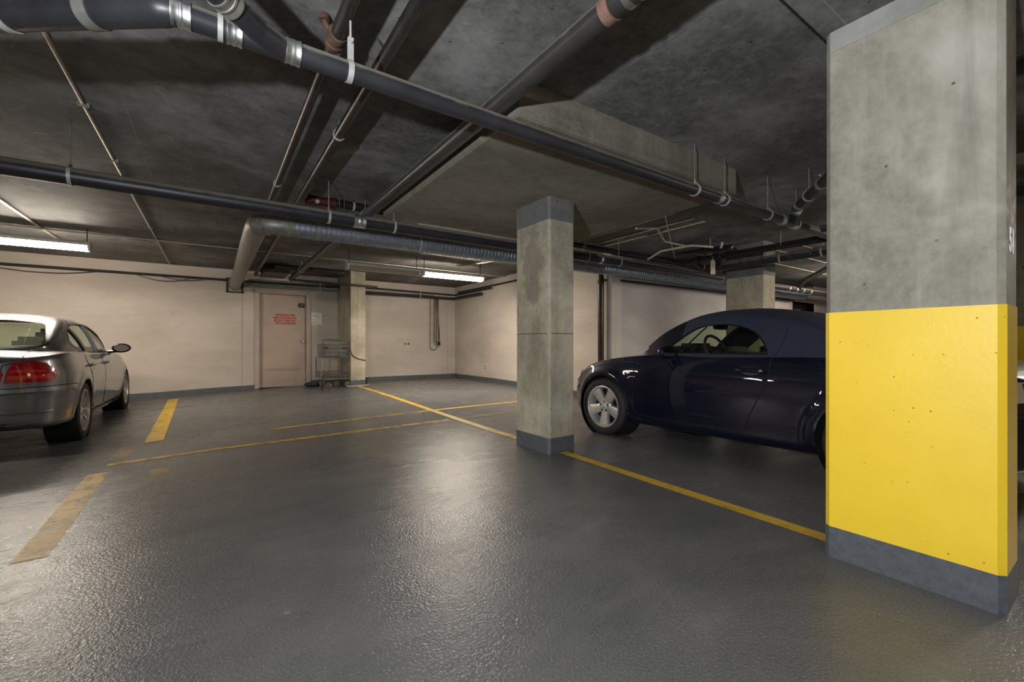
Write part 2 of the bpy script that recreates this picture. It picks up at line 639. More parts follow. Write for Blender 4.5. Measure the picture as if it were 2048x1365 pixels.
def grid_floor():
    mb = MB()
    nx, ny = 94, 76
    for j in range(ny + 1):
        for i in range(nx + 1):
            x = X0 + (X1 - X0) * i / nx
            y = Y0 + (WALL_Y + 0.2 - Y0) * j / ny
            mb.v.append((x, y, zf(x, y)))
    for j in range(ny):
        for i in range(nx):
            a = j * (nx + 1) + i
            mb.f.append((a, a + 1, a + nx + 2, a + nx + 1))
    return mb


struct(grid_floor().build('floor', M['floor'], smooth=60))
struct(MB().box((X0 - 0.2, Y0 - 0.2, CEIL), (X1 + 0.2, WALL_Y + 0.2, CEIL + 0.25)).build('ceiling', M['ceiling']))
# back wall, in one run, with the door opening left open
DX0, DX1, DZ = 0.80, 1.80, 2.16
DYF = WALL_Y - 0.02
bw = MB()
bw.box((X0, WALL_Y, -0.2), (DX0, WALL_Y + 0.2, CEIL + 0.02))
bw.box((DX1, WALL_Y, -0.2), (WALL_X + 0.2, WALL_Y + 0.2, CEIL + 0.02))
bw.box((DX0, WALL_Y, DZ), (DX1, WALL_Y + 0.2, CEIL + 0.02))
struct(bw.build('wall_back', M['wall']))
struct(MB().box((WALL_X, WALL_C, -0.2), (WALL_X + 0.25, WALL_Y, CEIL + 0.02)).build('wall_right', M['wall']))
cw = MB()
CDX0, CDX1, CDZ = 12.25, 13.6, 2.12
cw.box((WALL_X + 0.25, WALL_C, -0.2), (CDX0, WALL_C + 0.25, CEIL + 0.02))
cw.box((CDX1, WALL_C, -0.2), (X1, WALL_C + 0.25, CEIL + 0.02))
cw.box((CDX0, WALL_C, CDZ), (CDX1, WALL_C + 0.25, CEIL + 0.02))
struct(cw.build('wall_side_bay', M['wall_shaded']))
struct(MB().box((X1, Y0, -0.2), (X1 + 0.2, WALL_C + 0.25, CEIL)).build('wall_far_bay', M['wall_shaded']))
struct(MB().box((X0 - 0.2, Y0, -0.2), (X0, WALL_Y, CEIL)).build('wall_left', M['wall']))
struct(MB().box((X0 - 0.2, Y0 - 0.2, -0.2), (X1 + 0.2, Y0, CEIL)).build('wall_front', M['wall']))
# thin painted joints on the back wall
for k, x in enumerate((0.505, 5.37)):
    struct(MB().box((x - 0.006, WALL_Y - 0.006, 0.0), (x + 0.006, WALL_Y + 0.01, 2.3)).build('trim_%d' % (k + 1), M['base_wall' if k == 9 else 'frame']))


def baseboard(name, p0, p1, n, off):
    """dark painted skirting following the floor; n = outward normal"""
    mb = MB()
    vs = []
    for i in range(n + 1):
        t = i / n
        x = p0[0] + (p1[0] - p0[0]) * t
        y = p0[1] + (p1[1] - p0[1]) * t
        z = zf(x, y)
        vs += [(x, y, z - 0.02), (x, y, z + 0.105), (x + off[0], y + off[1], z + 0.10), (x + off[0], y + off[1], z - 0.02)]
    fs = []
    for i in range(n):
        for j in range(4):
            a, b = i * 4 + j, i * 4 + (j + 1) % 4
            fs.append((a, b, b + 4, a + 4))
    fs += [(0, 1, 2, 3), tuple(n * 4 + q for q in (3, 2, 1, 0))]
    mb.add(vs, fs)
    return struct(mb.build(name, M['base_wall']))


baseboard('baseboard_back', (X0, WALL_Y), (DX0 - 0.06, WALL_Y), 30, (0, -0.018))
baseboard('baseboard_back_middle', (DX1 + 0.06, WALL_Y), (2.45, WALL_Y), 4, (0, -0.018))
baseboard('baseboard_back_corner', (2.77, WALL_Y), (WALL_X, WALL_Y), 14, (0, -0.018))
baseboard('baseboard_right', (WALL_X, WALL_C), (WALL_X, WALL_Y), 20, (-0.018, 0))
baseboard('baseboard_side_bay', (WALL_X, WALL_C), (CDX0, WALL_C), 16, (0, -0.018))

# drop panels in the slab
struct(MB().box((1.49, 2.11, 2.37), (3.93, 4.60, CEIL + 0.05)).build('ceiling_drop_panel', M['panel'], bevel=0.008))
struct(MB().box((1.15, -1.3, 2.49), (4.1, 0.885, CEIL + 0.05)).build('ceiling_drop_panel_near', M['ceiling'], bevel=0.006))
struct(MB().box((5.0, -1.3, 2.45), (6.6, 1.6, CEIL + 0.05)).build('ceiling_drop_panel_side', M['panel'], bevel=0.006))

# ------------------------------------------------------------------ door to the service room
door = bpy.data.objects.new('door_1', None)
COL.objects.link(door)
door.location = (1.3, WALL_Y, 0)
struct(door)
zb = zf(1.3, 11) - 0.005
fr = MB()
fr.box((DX0 - 0.06, WALL_Y - 0.03, zb), (DX0 + 0.03, WALL_Y + 0.12, DZ + 0.06))
fr.box((DX1 - 0.03, WALL_Y - 0.03, zb), (DX1 + 0.06, WALL_Y + 0.12, DZ + 0.06))
fr.box((DX0 + 0.03, WALL_Y - 0.03, DZ - 0.03), (DX1 - 0.03, WALL_Y + 0.12, DZ + 0.06))
fr.build('door_frame', M['frame'], door, bevel=0.004)
leaf = MB().box((DX0 + 0.035, WALL_Y + 0.045, zb + 0.012), (DX1 - 0.035, WALL_Y + 0.09, DZ - 0.035)).build('door_leaf', M['door'], door, bevel=0.003)
MB().box((DX0, WALL_Y + 0.12, zb - 0.02), (DX1, WALL_Y + 0.16, DZ + 0.02)).build('door_backing', M['dark'], door)
lk = MB()
lk.box((1.61, WALL_Y + 0.005, 1.855), (1.735, WALL_Y + 0.05, 1.955))
lk.build('deadbolt', M['lockdark'], door, bevel=0.01)
for q, (x, z) in enumerate(((1.65, 1.89), (1.69, 1.915))):
    MB().cyl((x, WALL_Y + 0.01, z), (x, WALL_Y - 0.015, z), 0.016, n=14).build('lock_cylinder', M['chrome'], door)
kn = MB()
kn.lathe([(0.001, 0), (0.032, 0), (0.034, 0.008), (0.014, 0.014), (0.013, 0.035), (0.026, 0.045), (0.03, 0.06), (0.022, 0.072), (0.001, 0.075)], 20,
         Matrix.Translation((1.70, WALL_Y + 0.048, 1.075)) @ Matrix.Rotation(math.pi / 2, 4, 'X'))
kn.build('door_knob', M['chrome'], door)


def text(name, s, loc, size, material, parent, rot=(math.pi / 2, 0, 0), sx=1.0, bold=0.004):
    cu = bpy.data.curves.new(name, 'FONT')
    cu.body = s
    cu.size = size
    cu.align_x = 'CENTER'
    cu.align_y = 'CENTER'
    cu.extrude = 0.0006
    cu.offset = bold
    cu.materials.append(material)
    o = bpy.data.objects.new(name, cu)
    COL.objects.link(o)
    o.parent = parent
    off = Vector((0, 0, 0))
    r = parent
    while r is not None:
        off += r.location
        r = r.parent
    o.matrix_parent_inverse = Matrix.Translation(-off)
    o.location = loc
    o.rotation_euler = rot
    o.scale = (sx, 1, 1)
    return o


for k, (s, z) in enumerate((('SPRINKLER', 1.668), ('MECHANICAL', 1.604), ('ELECTRICAL', 1.541), ('STANDPIPE', 1.478))):
    text('lettering', s, (1.345, WALL_Y + 0.0435, z), 0.064, M['redtext'], door, sx=1.28 if k != 1 else 1.2, bold=0.0026)

# dark doorway far off in the side bay
d2 = bpy.data.objects.new('door_2', None)
COL.objects.link(d2)
d2.location = (12.9, WALL_C, 0)
struct(d2)
f2 = MB()
f2.box((CDX0 - 0.09, WALL_C - 0.03, 0), (CDX0, WALL_C + 0.26, CDZ + 0.08))
f2.box((CDX1, WALL_C - 0.03, 0), (CDX1 + 0.09, WALL_C + 0.26, CDZ + 0.08))
f2.box((CDX0, WALL_C - 0.03, CDZ), (CDX1, WALL_C + 0.26, CDZ + 0.08))
f2.build('door_frame', M['frame'], d2, bevel=0.004)
MB().box((CDX0, WALL_C + 0.18, 0), (CDX1, WALL_C + 0.24, CDZ)).build('door_leaf', M['dark'], d2)
MB().box((CDX0 + 0.2, WALL_C + 0.165, 1.25), (CDX1 - 0.2, WALL_C + 0.18, 1.95)).build('door_window', M['mirrorglass'], d2)

# ------------------------------------------------------------------ columns


def column(label, x0, x1, y0, y1, top, cap=None, yellow=None, cham=0.022, mat='column'):
    xc, yc = (x0 + x1) / 2, (y0 + y1) / 2
    z0 = min(zf(x0, y0), zf(x1, y0), zf(x0, y1), zf(x1, y1))
    t = thing('concrete_column', label, 'column', (xc, yc, z0))

    def ring(g, z0, z1, name, m, bev=0.0):
        a, b, c, d = x0 - g, x1 + g, y0 - g, y1 + g
        k = cham
        poly = [(a + k, c), (b - k, c), (b, c + k), (b, d - k), (b - k, d), (a + k, d), (a, d - k), (a, c + k)]
        return MB().prism(poly, z0, z1).build(name, m, t, smooth=20)
    ring(0, z0 - 0.02, top + 0.01, 'shaft', M[mat])
    ring(0.004, z0 - 0.02, z0 + 0.145, 'base_band', M['base_paint'])
    if yellow:
        ring(0.003, z0 + 0.14, yellow, 'yellow_band', M['yellow'])
    if cap:
        ring(0.004, cap, top + 0.005, 'top_band', M['capital'])
    return t


col_y = column('concrete column painted yellow below with grey foot, nearest of all', 2.42, 2.68, 0.295, 0.872, 2.49, None, 1.16)
MB().box((2.417, 0.32, 2.395), (2.4225, 0.85, 2.49)).build('top_band', M['column_top'], col_y)
text('stencil', '51', (2.55, 0.2935, 1.405), 0.13, M['whitetext'], col_y, (math.pi / 2, 0, 0), 0.9)
col_m = column('bare concrete column standing between the navy convertible and the empty bay', 2.53, 2.85, 3.09, 3.62, 2.37, 2.162, None, 0.022, 'column_stained')
jm = MB()
jm.box((2.5285, 3.115, 1.108), (2.5305, 3.60, 1.113))
jm.box((2.555, 3.0885, 1.108), (2.83, 3.0905, 1.113))
jm.build('joint', M['seam'], col_m)
col_b = column('concrete column behind the navy convertible roof', 6.95, 7.30, 3.30, 3.92, CEIL, 2.08, None, 0.022, 'column_lit')  # the darker band round this column's top is shade put into colour
col_d = column('concrete column beside the shopping cart and service door', 2.45, 2.77, 9.75, 10.99, CEIL, None, None, 0.012, 'column_lit')
col_s = column('column with yellow band just showing past the nearest column', 5.50, 5.80, 0.25, 0.86, 2.45, None, 1.16)


# ------------------------------------------------------------------ painted lines on the floor


def line(label, x0, y0, x1, y1, w, mat='line', n=24, group='yellow parking lines'):
    d = Vector((x1 - x0, y1 - y0, 0))
    s = Vector((-d.y, d.x, 0)).normalized() * (w / 2)
    mb = MB()
    for i in range(n + 1):
        p = Vector((x0, y0, 0)) + d * (i / n)
        for sg in (-1, 1):
            q = p + s * sg
            mb.v.append((q.x, q.y, zf(q.x, q.y) + 0.003))
    mb.f = [(2 * i, 2 * i + 2, 2 * i + 3, 2 * i + 1) for i in range(n)]
    o = mb.build('parking_line', M[mat])
    tag(o, label, 'floor marking', group)
    return o


line('yellow line between the yellow column and the bare concrete column', 2.625, 0.88, 2.69, 3.08, 0.10)
line('long yellow line from bare column to the column by the cart', 2.69, 3.63, 2.62, 9.74, 0.10)
line('yellow cross line meeting the long line in the empty bay', 0.55, 5.84, 2.6, 5.96, 0.085, 'line_worn')
line('yellow cross line running behind the bare concrete column', 2.72, 5.97, 5.5, 6.12, 0.085)
line('thin faded yellow cross line nearer the viewer', -0.75, 5.02, 2.55, 5.17, 0.09, 'line_worn', 40)
line('pale ghost of a yellow cross line left of the bare column', 2.74, 5.2, 5.4, 5.36, 0.09, 'line_ghost', 30)
line('thick bright yellow bay line beside the silver sedan', -0.62, 10.35, -0.52, 5.95, 0.155)
line('small worn yellow patch behind the silver sedan', -0.70, 5.85, -0.72, 5.25, 0.12, 'line_ghost')
line('broad faded yellow line leading off toward the viewer', -0.755, 4.72, -0.71, 2.95, 0.125, 'line_worn')
line('small faint yellow smudge beside the broad faded line', -0.36, 4.55, -0.33, 4.15, 0.12, 'line_ghost')

# ================================================================== PIPES AND SERVICES


def arc_pts(p0, p1, p2, r, n=6):
    """points rounding the corner p1 of p0-p1-p2"""
    a = (Vector(p0) - Vector(p1)).normalized()
    b = (Vector(p2) - Vector(p1)).normalized()
    ang = a.angle(b)
    d = r / math.tan(ang / 2)
    s, e = Vector(p1) + a * d, Vector(p1) + b * d
    c = Vector(p1) + (a + b).normalized() * (r / math.sin(ang / 2))
    out = []
    for i in range(n + 1):
        t = i / n
        u, w = s - c, e - c
        th = u.angle(w)
        if th > 1e-4:
            v = u * (math.sin((1 - t) * th) / math.sin(th)) + w * (math.sin(t * th) / math.sin(th))
        else:
            v = u
        out.append(c + v)
    return out


def path(pts, r, n=6):
    out = [Vector(pts[0])]
    for i in range(1, len(pts) - 1):
        out += arc_pts(pts[i - 1], pts[i], pts[i + 1], r, n)
    out.append(Vector(pts[-1]))
    return out


def band(name, c, d, r, w, material, parent, ribs=True):
    """clamp or coupling round a pipe at c, axis d"""
    d = Vector(d).normalized()
    c = Vector(c)
    q = d.to_track_quat('Z', 'Y').to_matrix().to_4x4()
    h = w / 2
    prof = [(r - 0.002, -h), (r + 0.005, -h), (r + 0.005, -h + w * 0.12)]
    if ribs:
        prof += [(r + 0.0025, -h + w * 0.2), (r + 0.0025, -h + w * 0.4), (r + 0.005, -h + w * 0.45), (r + 0.005, h - w * 0.45), (r + 0.0025, h - w * 0.4), (r + 0.0025, h - w * 0.2)]
    prof += [(r + 0.005, h - w * 0.12), (r + 0.005, h), (r - 0.002, h)]
    mb = MB().lathe(prof, 28, Matrix.Translation(c) @ q)
    if ribs:
        up = Vector((0, 0, 1))
        s = d.cross(up).normalized()
        for e in (-0.3, 0.3):
            p = c + d * (w * e) + up * (r * 0.75) - s * (r * 0.72)
            mb.cyl(p - s * 0.012 + up * 0.0, p + s * 0.012, 0.006, n=8)
    return mb.build(name, material, parent)


def hanger(c, d, r, parent, top=CEIL, mat='galv_dull'):
    """ring hanger and threaded rod up to the slab"""
    d = Vector(d).normalized()
    q = d.to_track_quat('Z', 'Y').to_matrix().to_4x4()
    c = Vector(c)
    g = MB().lathe([(r, -0.011), (r + 0.005, -0.011), (r + 0.005, 0.011), (r, 0.011)], 28, Matrix.Translation(c) @ q, True).build('hanger_ring', M['strap'], parent)
    rod = MB()
    rod.cyl((c.x, c.y, c.z + r), (c.x, c.y, top), 0.0045, n=8)
    rod.cyl((c.x, c.y, c.z + r + 0.002), (c.x, c.y, c.z + r + 0.028), 0.011, n=6)
    s = Vector((-d.y, d.x, 0))
    for k in (-1, 1):
        rod.tube([c + s * (k * r * 0.75) + Vector((0, 0, r * 0.72)), c + s * (k * r * 0.5) + Vector((0, 0, r + 0.012)), c + Vector((0, 0, r + 0.02))], 0.004, 6)
    rod.build('hanger_rod', M[mat], parent)
    return g


XD, YD = (1, 0, 0), (0, 1, 0)
# --- the near black drain main crossing the picture
P1Y, P1Z, P1R = 2.033, 2.24, 0.0445
t = thing('drain_pipe', 'thick black drain pipe with steel clamps crossing overhead, nearest the viewer', 'pipe', (2.5, P1Y, P1Z))
MB().tube([(-0.10, P1Y, P1Z), (9.0, P1Y, P1Z)], P1R, 28).build('pipe', M['abs'], t)
ang = math.radians(40)
bend = path([(0.0, P1Y, P1Z), (-0.14, P1Y, P1Z), (-0.14 - 4.6 * math.cos(ang), P1Y + 4.6 * math.sin(ang), P1Z + 0.20), (-0.14 - 4.6 * math.cos(ang), P1Y + 4.6 * math.sin(ang), CEIL)], 0.10, 8)
MB().tube(bend, [P1R] + [P1R + 0.001 + 0.010 * min(1, i / 6) for i in range(len(bend) - 1)], 28).build('bent_pipe', M['abs'], t)
dv = (-math.cos(ang), math.sin(ang), 0.04)


def along(s, z=0.0):
    return (-0.14 - s * math.cos(ang), P1Y + s * math.sin(ang), P1Z + 0.14 * s / 3.2 + z)


band('fitting_rim', along(0.30), dv, 0.056, 0.05, M['galv_dull'], t, False)
band('fitting_rim', along(0.66), dv, 0.056, 0.03, M['strap'], t, False)
wy = path([(0.235, P1Y - 0.005, P1Z), (0.145, P1Y - 0.065, P1Z), (-0.03, P1Y - 0.24, P1Z)], 0.10, 6)
MB().tube(wy, P1R, 24).build('wye_branch', M['abs'], t)
MB().tube(path([(-0.02, P1Y - 0.23, P1Z), (-2.2, P1Y - 2.41, P1Z + 0.08), (-2.2, P1Y - 2.41, CEIL)], 0.09, 6), P1R + 0.001, 24).build('wye_branch', M['dust'], t)
band('coupling', (0.035, P1Y - 0.175, P1Z), (-0.7, -0.7, 0), P1R, 0.065, M['galv_dull'], t)
for x, w in ((-0.10, 0.062), (0.068, 0.052), (0.275, 0.058), (3.50, 0.05), (4.62, 0.055), (4.87, 0.055)):
    band('clamp', (x, P1Y, P1Z), XD, P1R, w, M['steel'], t)
band('strap', (0.022, P1Y, P1Z), XD, P1R, 0.018, M['strap'], t, False)
st = MB()
st.lathe([(P1R, -0.012), (P1R + 0.004, -0.012), (P1R + 0.004, 0.012), (P1R, 0.012)], 28, Matrix.Translation((0.505, P1Y, P1Z)) @ Matrix.Rotation(math.pi / 2, 4, 'Y'), True)
st.box((0.493, P1Y - 0.03, P1Z + P1R - 0.005), (0.517, P1Y - 0.026, P1Z + 0.14))
st.box((0.493, P1Y - 0.018, P1Z + P1R - 0.005), (0.517, P1Y - 0.014, P1Z + 0.14))
st.cyl((0.505, P1Y - 0.04, P1Z + 0.115), (0.505, P1Y - 0.005, P1Z + 0.115), 0.006, n=6)
st.cyl((0.505, P1Y - 0.022, P1Z + 0.12), (0.505, P1Y - 0.022, 2.455), 0.005, n=8)
st.build('strap', M['strap'], t)
for x in (3.16, 3.59, 4.34, 4.93, 7.0):
    hanger((x, P1Y, P1Z), XD, P1R + 0.001, t, 2.37 if x < 3.93 and False else CEIL)
br = path([(4.88, P1Y, P1Z), (4.78, P1Y - 0.05, P1Z + 0.03), (4.66, P1Y - 0.12, P1Z + 0.10), (4.05, P1Y - 0.62, P1Z + 0.12), (3.35, 1.0, 2.40), (3.30, -1.5, 2.42)], 0.05, 5)
MB().tube(br, 0.047, 24).build('rising_branch', M['abs'], t)
bdir = Vector((4.05 - 4.66, -0.5, 0.02))
band('coupling', (4.69, P1Y - 0.105, P1Z + 0.085), (-0.12, -0.07, 0.07), 0.046, 0.055, M['steel'], t)
band('coupling', (4.60, P1Y - 0.17, P1Z + 0.103), bdir, 0.047, 0.05, M['galv_dull'], t)
band('coupling', (4.20, P1Y - 0.50, P1Z + 0.116), bdir, 0.047, 0.05, M['galv_dull'], t)
hanger((4.42, P1Y - 0.317, P1Z + 0.108), bdir, 0.048, t)

# --- pipe running away along the drop panel
t = thing('drain_pipe', 'wide dark pipe running away beside the dropped slab panel', 'pipe', (1.388, 4.5, 2.432))
P3X, P3Z, P3R = 1.388, 2.432, 0.053
MB().tube([(P3X, -1.8, P3Z), (P3X, 10.5, P3Z)], P3R, 28).build('pipe', M['dust'], t)
band('coupling', (P3X, 1.285, P3Z), YD, P3R, 0.05, M['brown'], t, False)
for y in (1.18, 1.12):
    band('clamp', (P3X, y, P3Z), YD, P3R - 0.001, 0.03, M['steel'], t, False)
band('coupling', (P3X, 8.25, P3Z), YD, P3R, 0.10, M['brown'], t, False)
for y in (4.9, 9.1):
    hanger((P3X, y, P3Z), YD, P3R, t)

# --- two slimmer pipes to its left
t = thing('water_pipe', 'slim dark pipe between the wide pipe and the rusty one', 'pipe', (0.737, 4.5, 2.5))
MB().tube([(0.737, -1.8, 2.5), (0.737, 10.7, 2.5)], 0.035, 20).build('pipe', M['iron'], t)
for y in (3.25, 6.4, 8.8):
    hanger((0.737, y, 2.5), YD, 0.036, t)
band('coupling', (0.737, 5.9, 2.5), YD, 0.035, 0.10, M['galv_dull'], t, False)
t = thing('water_pipe', 'slim dark pipe with a rusty coupling and hanging elbow', 'pipe', (0.49, 4.5, 2.5))
MB().tube([(0.487, 2.18, 2.5), (0.487, 10.7, 2.5)], 0.027, 20).build('pipe', M['iron'], t)
MB().tube([(0.51, -1.8, 2.5), (0.495, 2.2, 2.5)], 0.036, 20).build('pipe', M['iron'], t)
MB().lathe([(0.027, -0.055), (0.044, -0.05), (0.046, -0.02), (0.04, -0.012), (0.04, 0.012), (0.046, 0.02), (0.044, 0.05), (0.03, 0.055)], 20,
           Matrix.Translation((0.492, 2.235, 2.5)) @ Matrix.Rotation(math.pi / 2, 4, 'X')).build('rusty_coupling', M['rust'], t)
e = MB()
e.cyl((0.475, 2.25, 2.515), (0.44, 2.24, 2.575), 0.014, n=12)
e.cyl((0.44, 2.24, 2.57), (0.44, 2.24, CEIL - 0.001), 0.024, n=12)
e.build('elbow', M['rust'], t)
for y in (4.55, 7.6):
    hanger((0.487, y, 2.5), YD, 0.028, t)

# --- conduits on the slab


def conduit(label, pts, r=0.011, clips=(), mat='conduit', bend=0.06, name='conduit'):
    p = path(pts, bend, 5) if len(pts) > 2 else pts
    o = MB().tube(p, r, 10).build(name, M[mat])
    tag(o, label, 'conduit', 'ceiling conduits')
    o.data.update()
    return o


c1 = thing('conduit', 'thin pale conduit running away over the thick black pipe bend', 'conduit', (-0.704, 6, 2.585), group='ceiling conduits')
MB().tube([(-0.704, -1.6, 2.585), (-0.704, 10.9, 2.585)], 0.0105, 10).build('tube', M['conduit'], c1)
for y in (3.95, 5.0, 7.6):
    b = MB().box((-0.735, y - 0.01, 2.574), (-0.673, y + 0.01, CEIL - 0.001))
    b.tube([(-0.70, y, 2.585), (-0.75, y - 0.02, 2.578), (-0.765, y - 0.01, 2.59)], 0.005, 6)
    b.build('clip', M['galv_dull'], c1)
conduit('short pale conduit above the lit lamp over the sedan', [(-1.92, 3.0, 2.585), (-1.92, 9.3, 2.585)], 0.016)
conduit('long thin conduit crossing the slab above both lamps', [(-7, 8.43, 2.565), (5.55, 8.34, 2.565)], 0.009)
conduit('conduit along the rear edge of the dropped panel', [(1.9, 4.63, 2.362), (5.05, 4.63, 2.362)], 0.013)
conduit('first of three conduits past the bare column top', [(4.58, 3.2, 2.588), (4.58, 5.0, 2.588)], 0.011)
conduit('second of three conduits past the bare column top', [(4.965, 3.2, 2.588), (4.965, 5.0, 2.588)], 0.011)
conduit('third of three conduits past the bare column top', [(5.20, 3.2, 2.588), (5.20, 5.0, 2.588)], 0.011)
conduit('slanting conduit meeting the right hand lamp', [(4.62, 6.15, 2.58), (3.95, 7.7, 2.55)], 0.018)
conduit('bent flexible conduit hanging near the valve group', [(4.06, 3.36, 2.36), (4.7, 3.55, 2.50), (5.4, 3.95, 2.50), (5.9, 3.95, 2.50)], 0.013, bend=0.25)
conduit('pale curved conduit drooping to the rear black pipe', [(5.95, 4.68, 2.42), (5.66, 4.2, 2.44), (5.70, 3.72, 2.44), (5.97, 3.55, 2.42)], 0.016, bend=0.12)
for k, (y, lb) in enumerate(((3.1, 'first thin conduit over the side bay'), (3.5, 'second thin conduit over the side bay'), (4.1, 'third thin conduit over the side bay'))):
    conduit(lb, [(7.4, y, 2.588), (15.5, y, 2.588)], 0.011)
for k, (x0, y0, x1, y1, lb) in enumerate(((3.9, 2.9, 7.0, 4.9, 'upper cable run slanting across the slab past the dropped panel'), (4.6, 1.7, 7.6, 1.75, 'cable run crossing the slab above the branch pipe'))):
    conduit(lb, [(x0, y0, 2.568), (x1, y1, 2.568)], 0.008)

# --- second long black pipe
P2Y, P2Z, P2R = 4.38, 2.22, 0.062
t = thing('drain_pipe', 'long black pipe crossing in front of the silver duct', 'pipe', (2.5, P2Y, P2Z))
MB().tube([(X0 + 0.02, P2Y, P2Z), (13.5, P2Y, P2Z)], P2R, 28).build('pipe', M['abs'], t)
for x in (0.90, 1.53, 4.26, 4.91, 7.62, -0.85):
    hanger((x, P2Y, P2Z), XD, P2R, t)
for x, w in ((1.18, 0.11), (4.52, 0.05), (10.22, 0.06), (10.58, 0.06), (10.9, 0.07), (11.28, 0.06)):
    band('clamp', (x, P2Y, P2Z), XD, P2R, w, M['steel'], t)
b2 = path([(10.7, P2Y, P2Z), (10.5, P2Y - 0.2, P2Z + 0.15), (9.3, P2Y - 1.1, P2Z + 0.2)], 0.06, 4)
MB().tube(b2, 0.05, 16).build('branch', M['abs'], t)

# --- sprinkler main
t = thing('sprinkler_main', 'dark sprinkler main with red grooved coupling behind the long black pipe', 'pipe', (3, 5.0, 2.48))
MB().tube([(1.0, 4.98, 2.542), (13.0, 4.98, 2.542)], 0.045, 20).build('pipe', M['iron'], t)
v = MB()
v.cyl((0.81, 4.98, 2.535), (1.08, 4.98, 2.535), 0.048, n=20)
v.cyl((0.80, 4.98, 2.535), (0.84, 4.98, 2.535), 0.058, n=20)
v.cyl((1.05, 4.98, 2.535), (1.09, 4.98, 2.535), 0.058, n=20)
v.build('red_valve', M['red'], t)
MB().cyl((0.90, 4.94, 2.51), (0.90, 4.91, 2.51), 0.02, n=12).build('brass_plug', M['conduit'], t)
bl = MB()
for x in (1.12, 1.17):
    bl.cyl((x, 4.92, 2.46), (x, 4.92, 2.585), 0.007, n=8)
bl.build('bolt', M['chrome'], t)
for x in (1.28, 4.75, 8.0):
    hanger((x, 4.98, 2.542), XD, 0.046, t, CEIL, 'iron')

# --- spiral duct with elbow into the back wall


def duct():
    t = thing('spiral_duct', 'galvanised spiral duct with elbow turning into the back wall', 'duct', (3, 5.1, 2.27))
    R, z, X = 0.103, 2.262, 0.375
    ya = 5.16
    pts = []
    n = 230
    rs = []
    for i in range(n + 1):
        x = 0.62 + (12.6 - 0.62) * (i / n)
        y = ya + (5.035 - ya) * min(1, (x - 0.6) / 4.8)
        for dx, dr in ((0, 0), (0.030, 0), (0.036, 0.006), (0.042, 0)):
            pts.append((x + dx, y, z))
            rs.append(R + dr)
    MB().tube(pts, rs, 26).build('straight_run', M['galv'], t, smooth=24)
    el = path([(0.78, ya, z), (X, ya, z), (X, ya + 0.5, z)], 0.20, 10)
    MB().tube(el, R + 0.002, 26).build('elbow', M['galv_dull'], t)
    for k in (2, 5, 8):
        p, q = el[k], el[k + 1]
        band('elbow_seam', p, q - p, R + 0.001, 0.02, M['galv_dull'], t, False)
    pts, rs = [], []
    n = 110
    for i in range(n + 1):
        pts.append((X, ya + 0.33 + (WALL_Y + 0.05 - ya - 0.33) * (i / n), z))
        rs.append(R + (0.0035 if i % 2 else 0.0))
    MB().tube(pts, rs, 26).build('wall_run', M['galv_dull'], t, smooth=60)
    band('tape', (0.66, ya, z), XD, R + 0.003, 0.05, M['tapeduct'], t, False)
    band('tape', (0.95, ya, z), XD, R + 0.003, 0.07, M['tapeduct'], t, False)
    c = MB()
    g = 0.155
    for a, b, c0, d in ((-g, -g + 0.03, -g, g), (g - 0.03, g, -g, g), (-g, g, -g, -g + 0.03), (-g, g, g - 0.03, g)):
        c.box((X + a, WALL_Y - 0.03, z + c0), (X + b, WALL_Y + 0.01, z + d))
    c.build('wall_collar', M['lockdark'], t)
    hanger((2.1, ya - 0.04, z), XD, R + 0.003, t)


duct()

# --- pipes above the service door and along the back wall


def wallpipe(label, pts, r, mat, bend=0.08, n=12, name='wall_pipe', cat='pipe'):
    p = path(pts, bend, 5) if len(pts) > 2 else pts
    o = MB().tube(p, r, n).build(name, M[mat])
    return tag(o, label, cat, 'pipes along the back wall')


wallpipe('upper grey pipe above the service door', [(0.60, 10.72, 2.372), (2.43, 10.72, 2.39)], 0.022, 'galv_dull')
wallpipe('dark pipe under the upper grey pipe above the door', [(0.55, 10.66, 2.325), (2.43, 10.66, 2.335)], 0.022, 'iron')
wallpipe('lower pipe just over the door head', [(0.66, 10.80, 2.262), (2.43, 10.80, 2.268)], 0.02, 'galv_dull')
wallpipe('dark pipe crossing in front of the column by the cart', [(1.3, 9.66, 2.30), (3.0, 9.66, 2.285)], 0.022, 'iron')
wallpipe('upper pipe along the wall of the empty bay', [(2.79, 10.84, 2.41), (5.50, 10.84, 2.37), (5.50, 8.9, 2.37)], 0.02, 'iron')
wallpipe('thick dark cable bundle along the wall of the empty bay', [(2.79, 10.82, 2.275), (5.46, 10.82, 2.268), (5.46, 9.3, 2.268)], 0.034, 'cable')
wallpipe('grey pipe over the cable bundle in the empty bay', [(2.79, 10.86, 2.33), (4.9, 10.86, 2.315)], 0.018, 'galv_dull')
wallpipe('pipe along the right wall near the corner', [(5.54, 10.7, 2.43), (5.54, 5.4, 2.43)], 0.02, 'iron')
wallpipe('dark cable run along the wall above the sedan', [(X0 + 0.01, 10.95, 2.385), (0.24, 10.95, 2.365)], 0.024, 'cable')
wallpipe('thick dark pipe running back from the slim pipes', [(0.95, 9.2, 2.47), (2.2, 9.2, 2.46)], 0.05, 'iron')
t = thing('junction_boxes', 'dark grey equipment box hung between slim pipes near the door', 'box', (0.9, 9.9, 2.45))
MB().box((0.80, 9.55, 2.40), (1.24, 10.35, 2.57)).build('body', M['lockdark'], t, bevel=0.01)
MB().box((0.85, 9.545, 2.43), (1.0, 9.55, 2.435)).build('trim_strip', M['chrome'], t)
t.name = 'equipment_box'
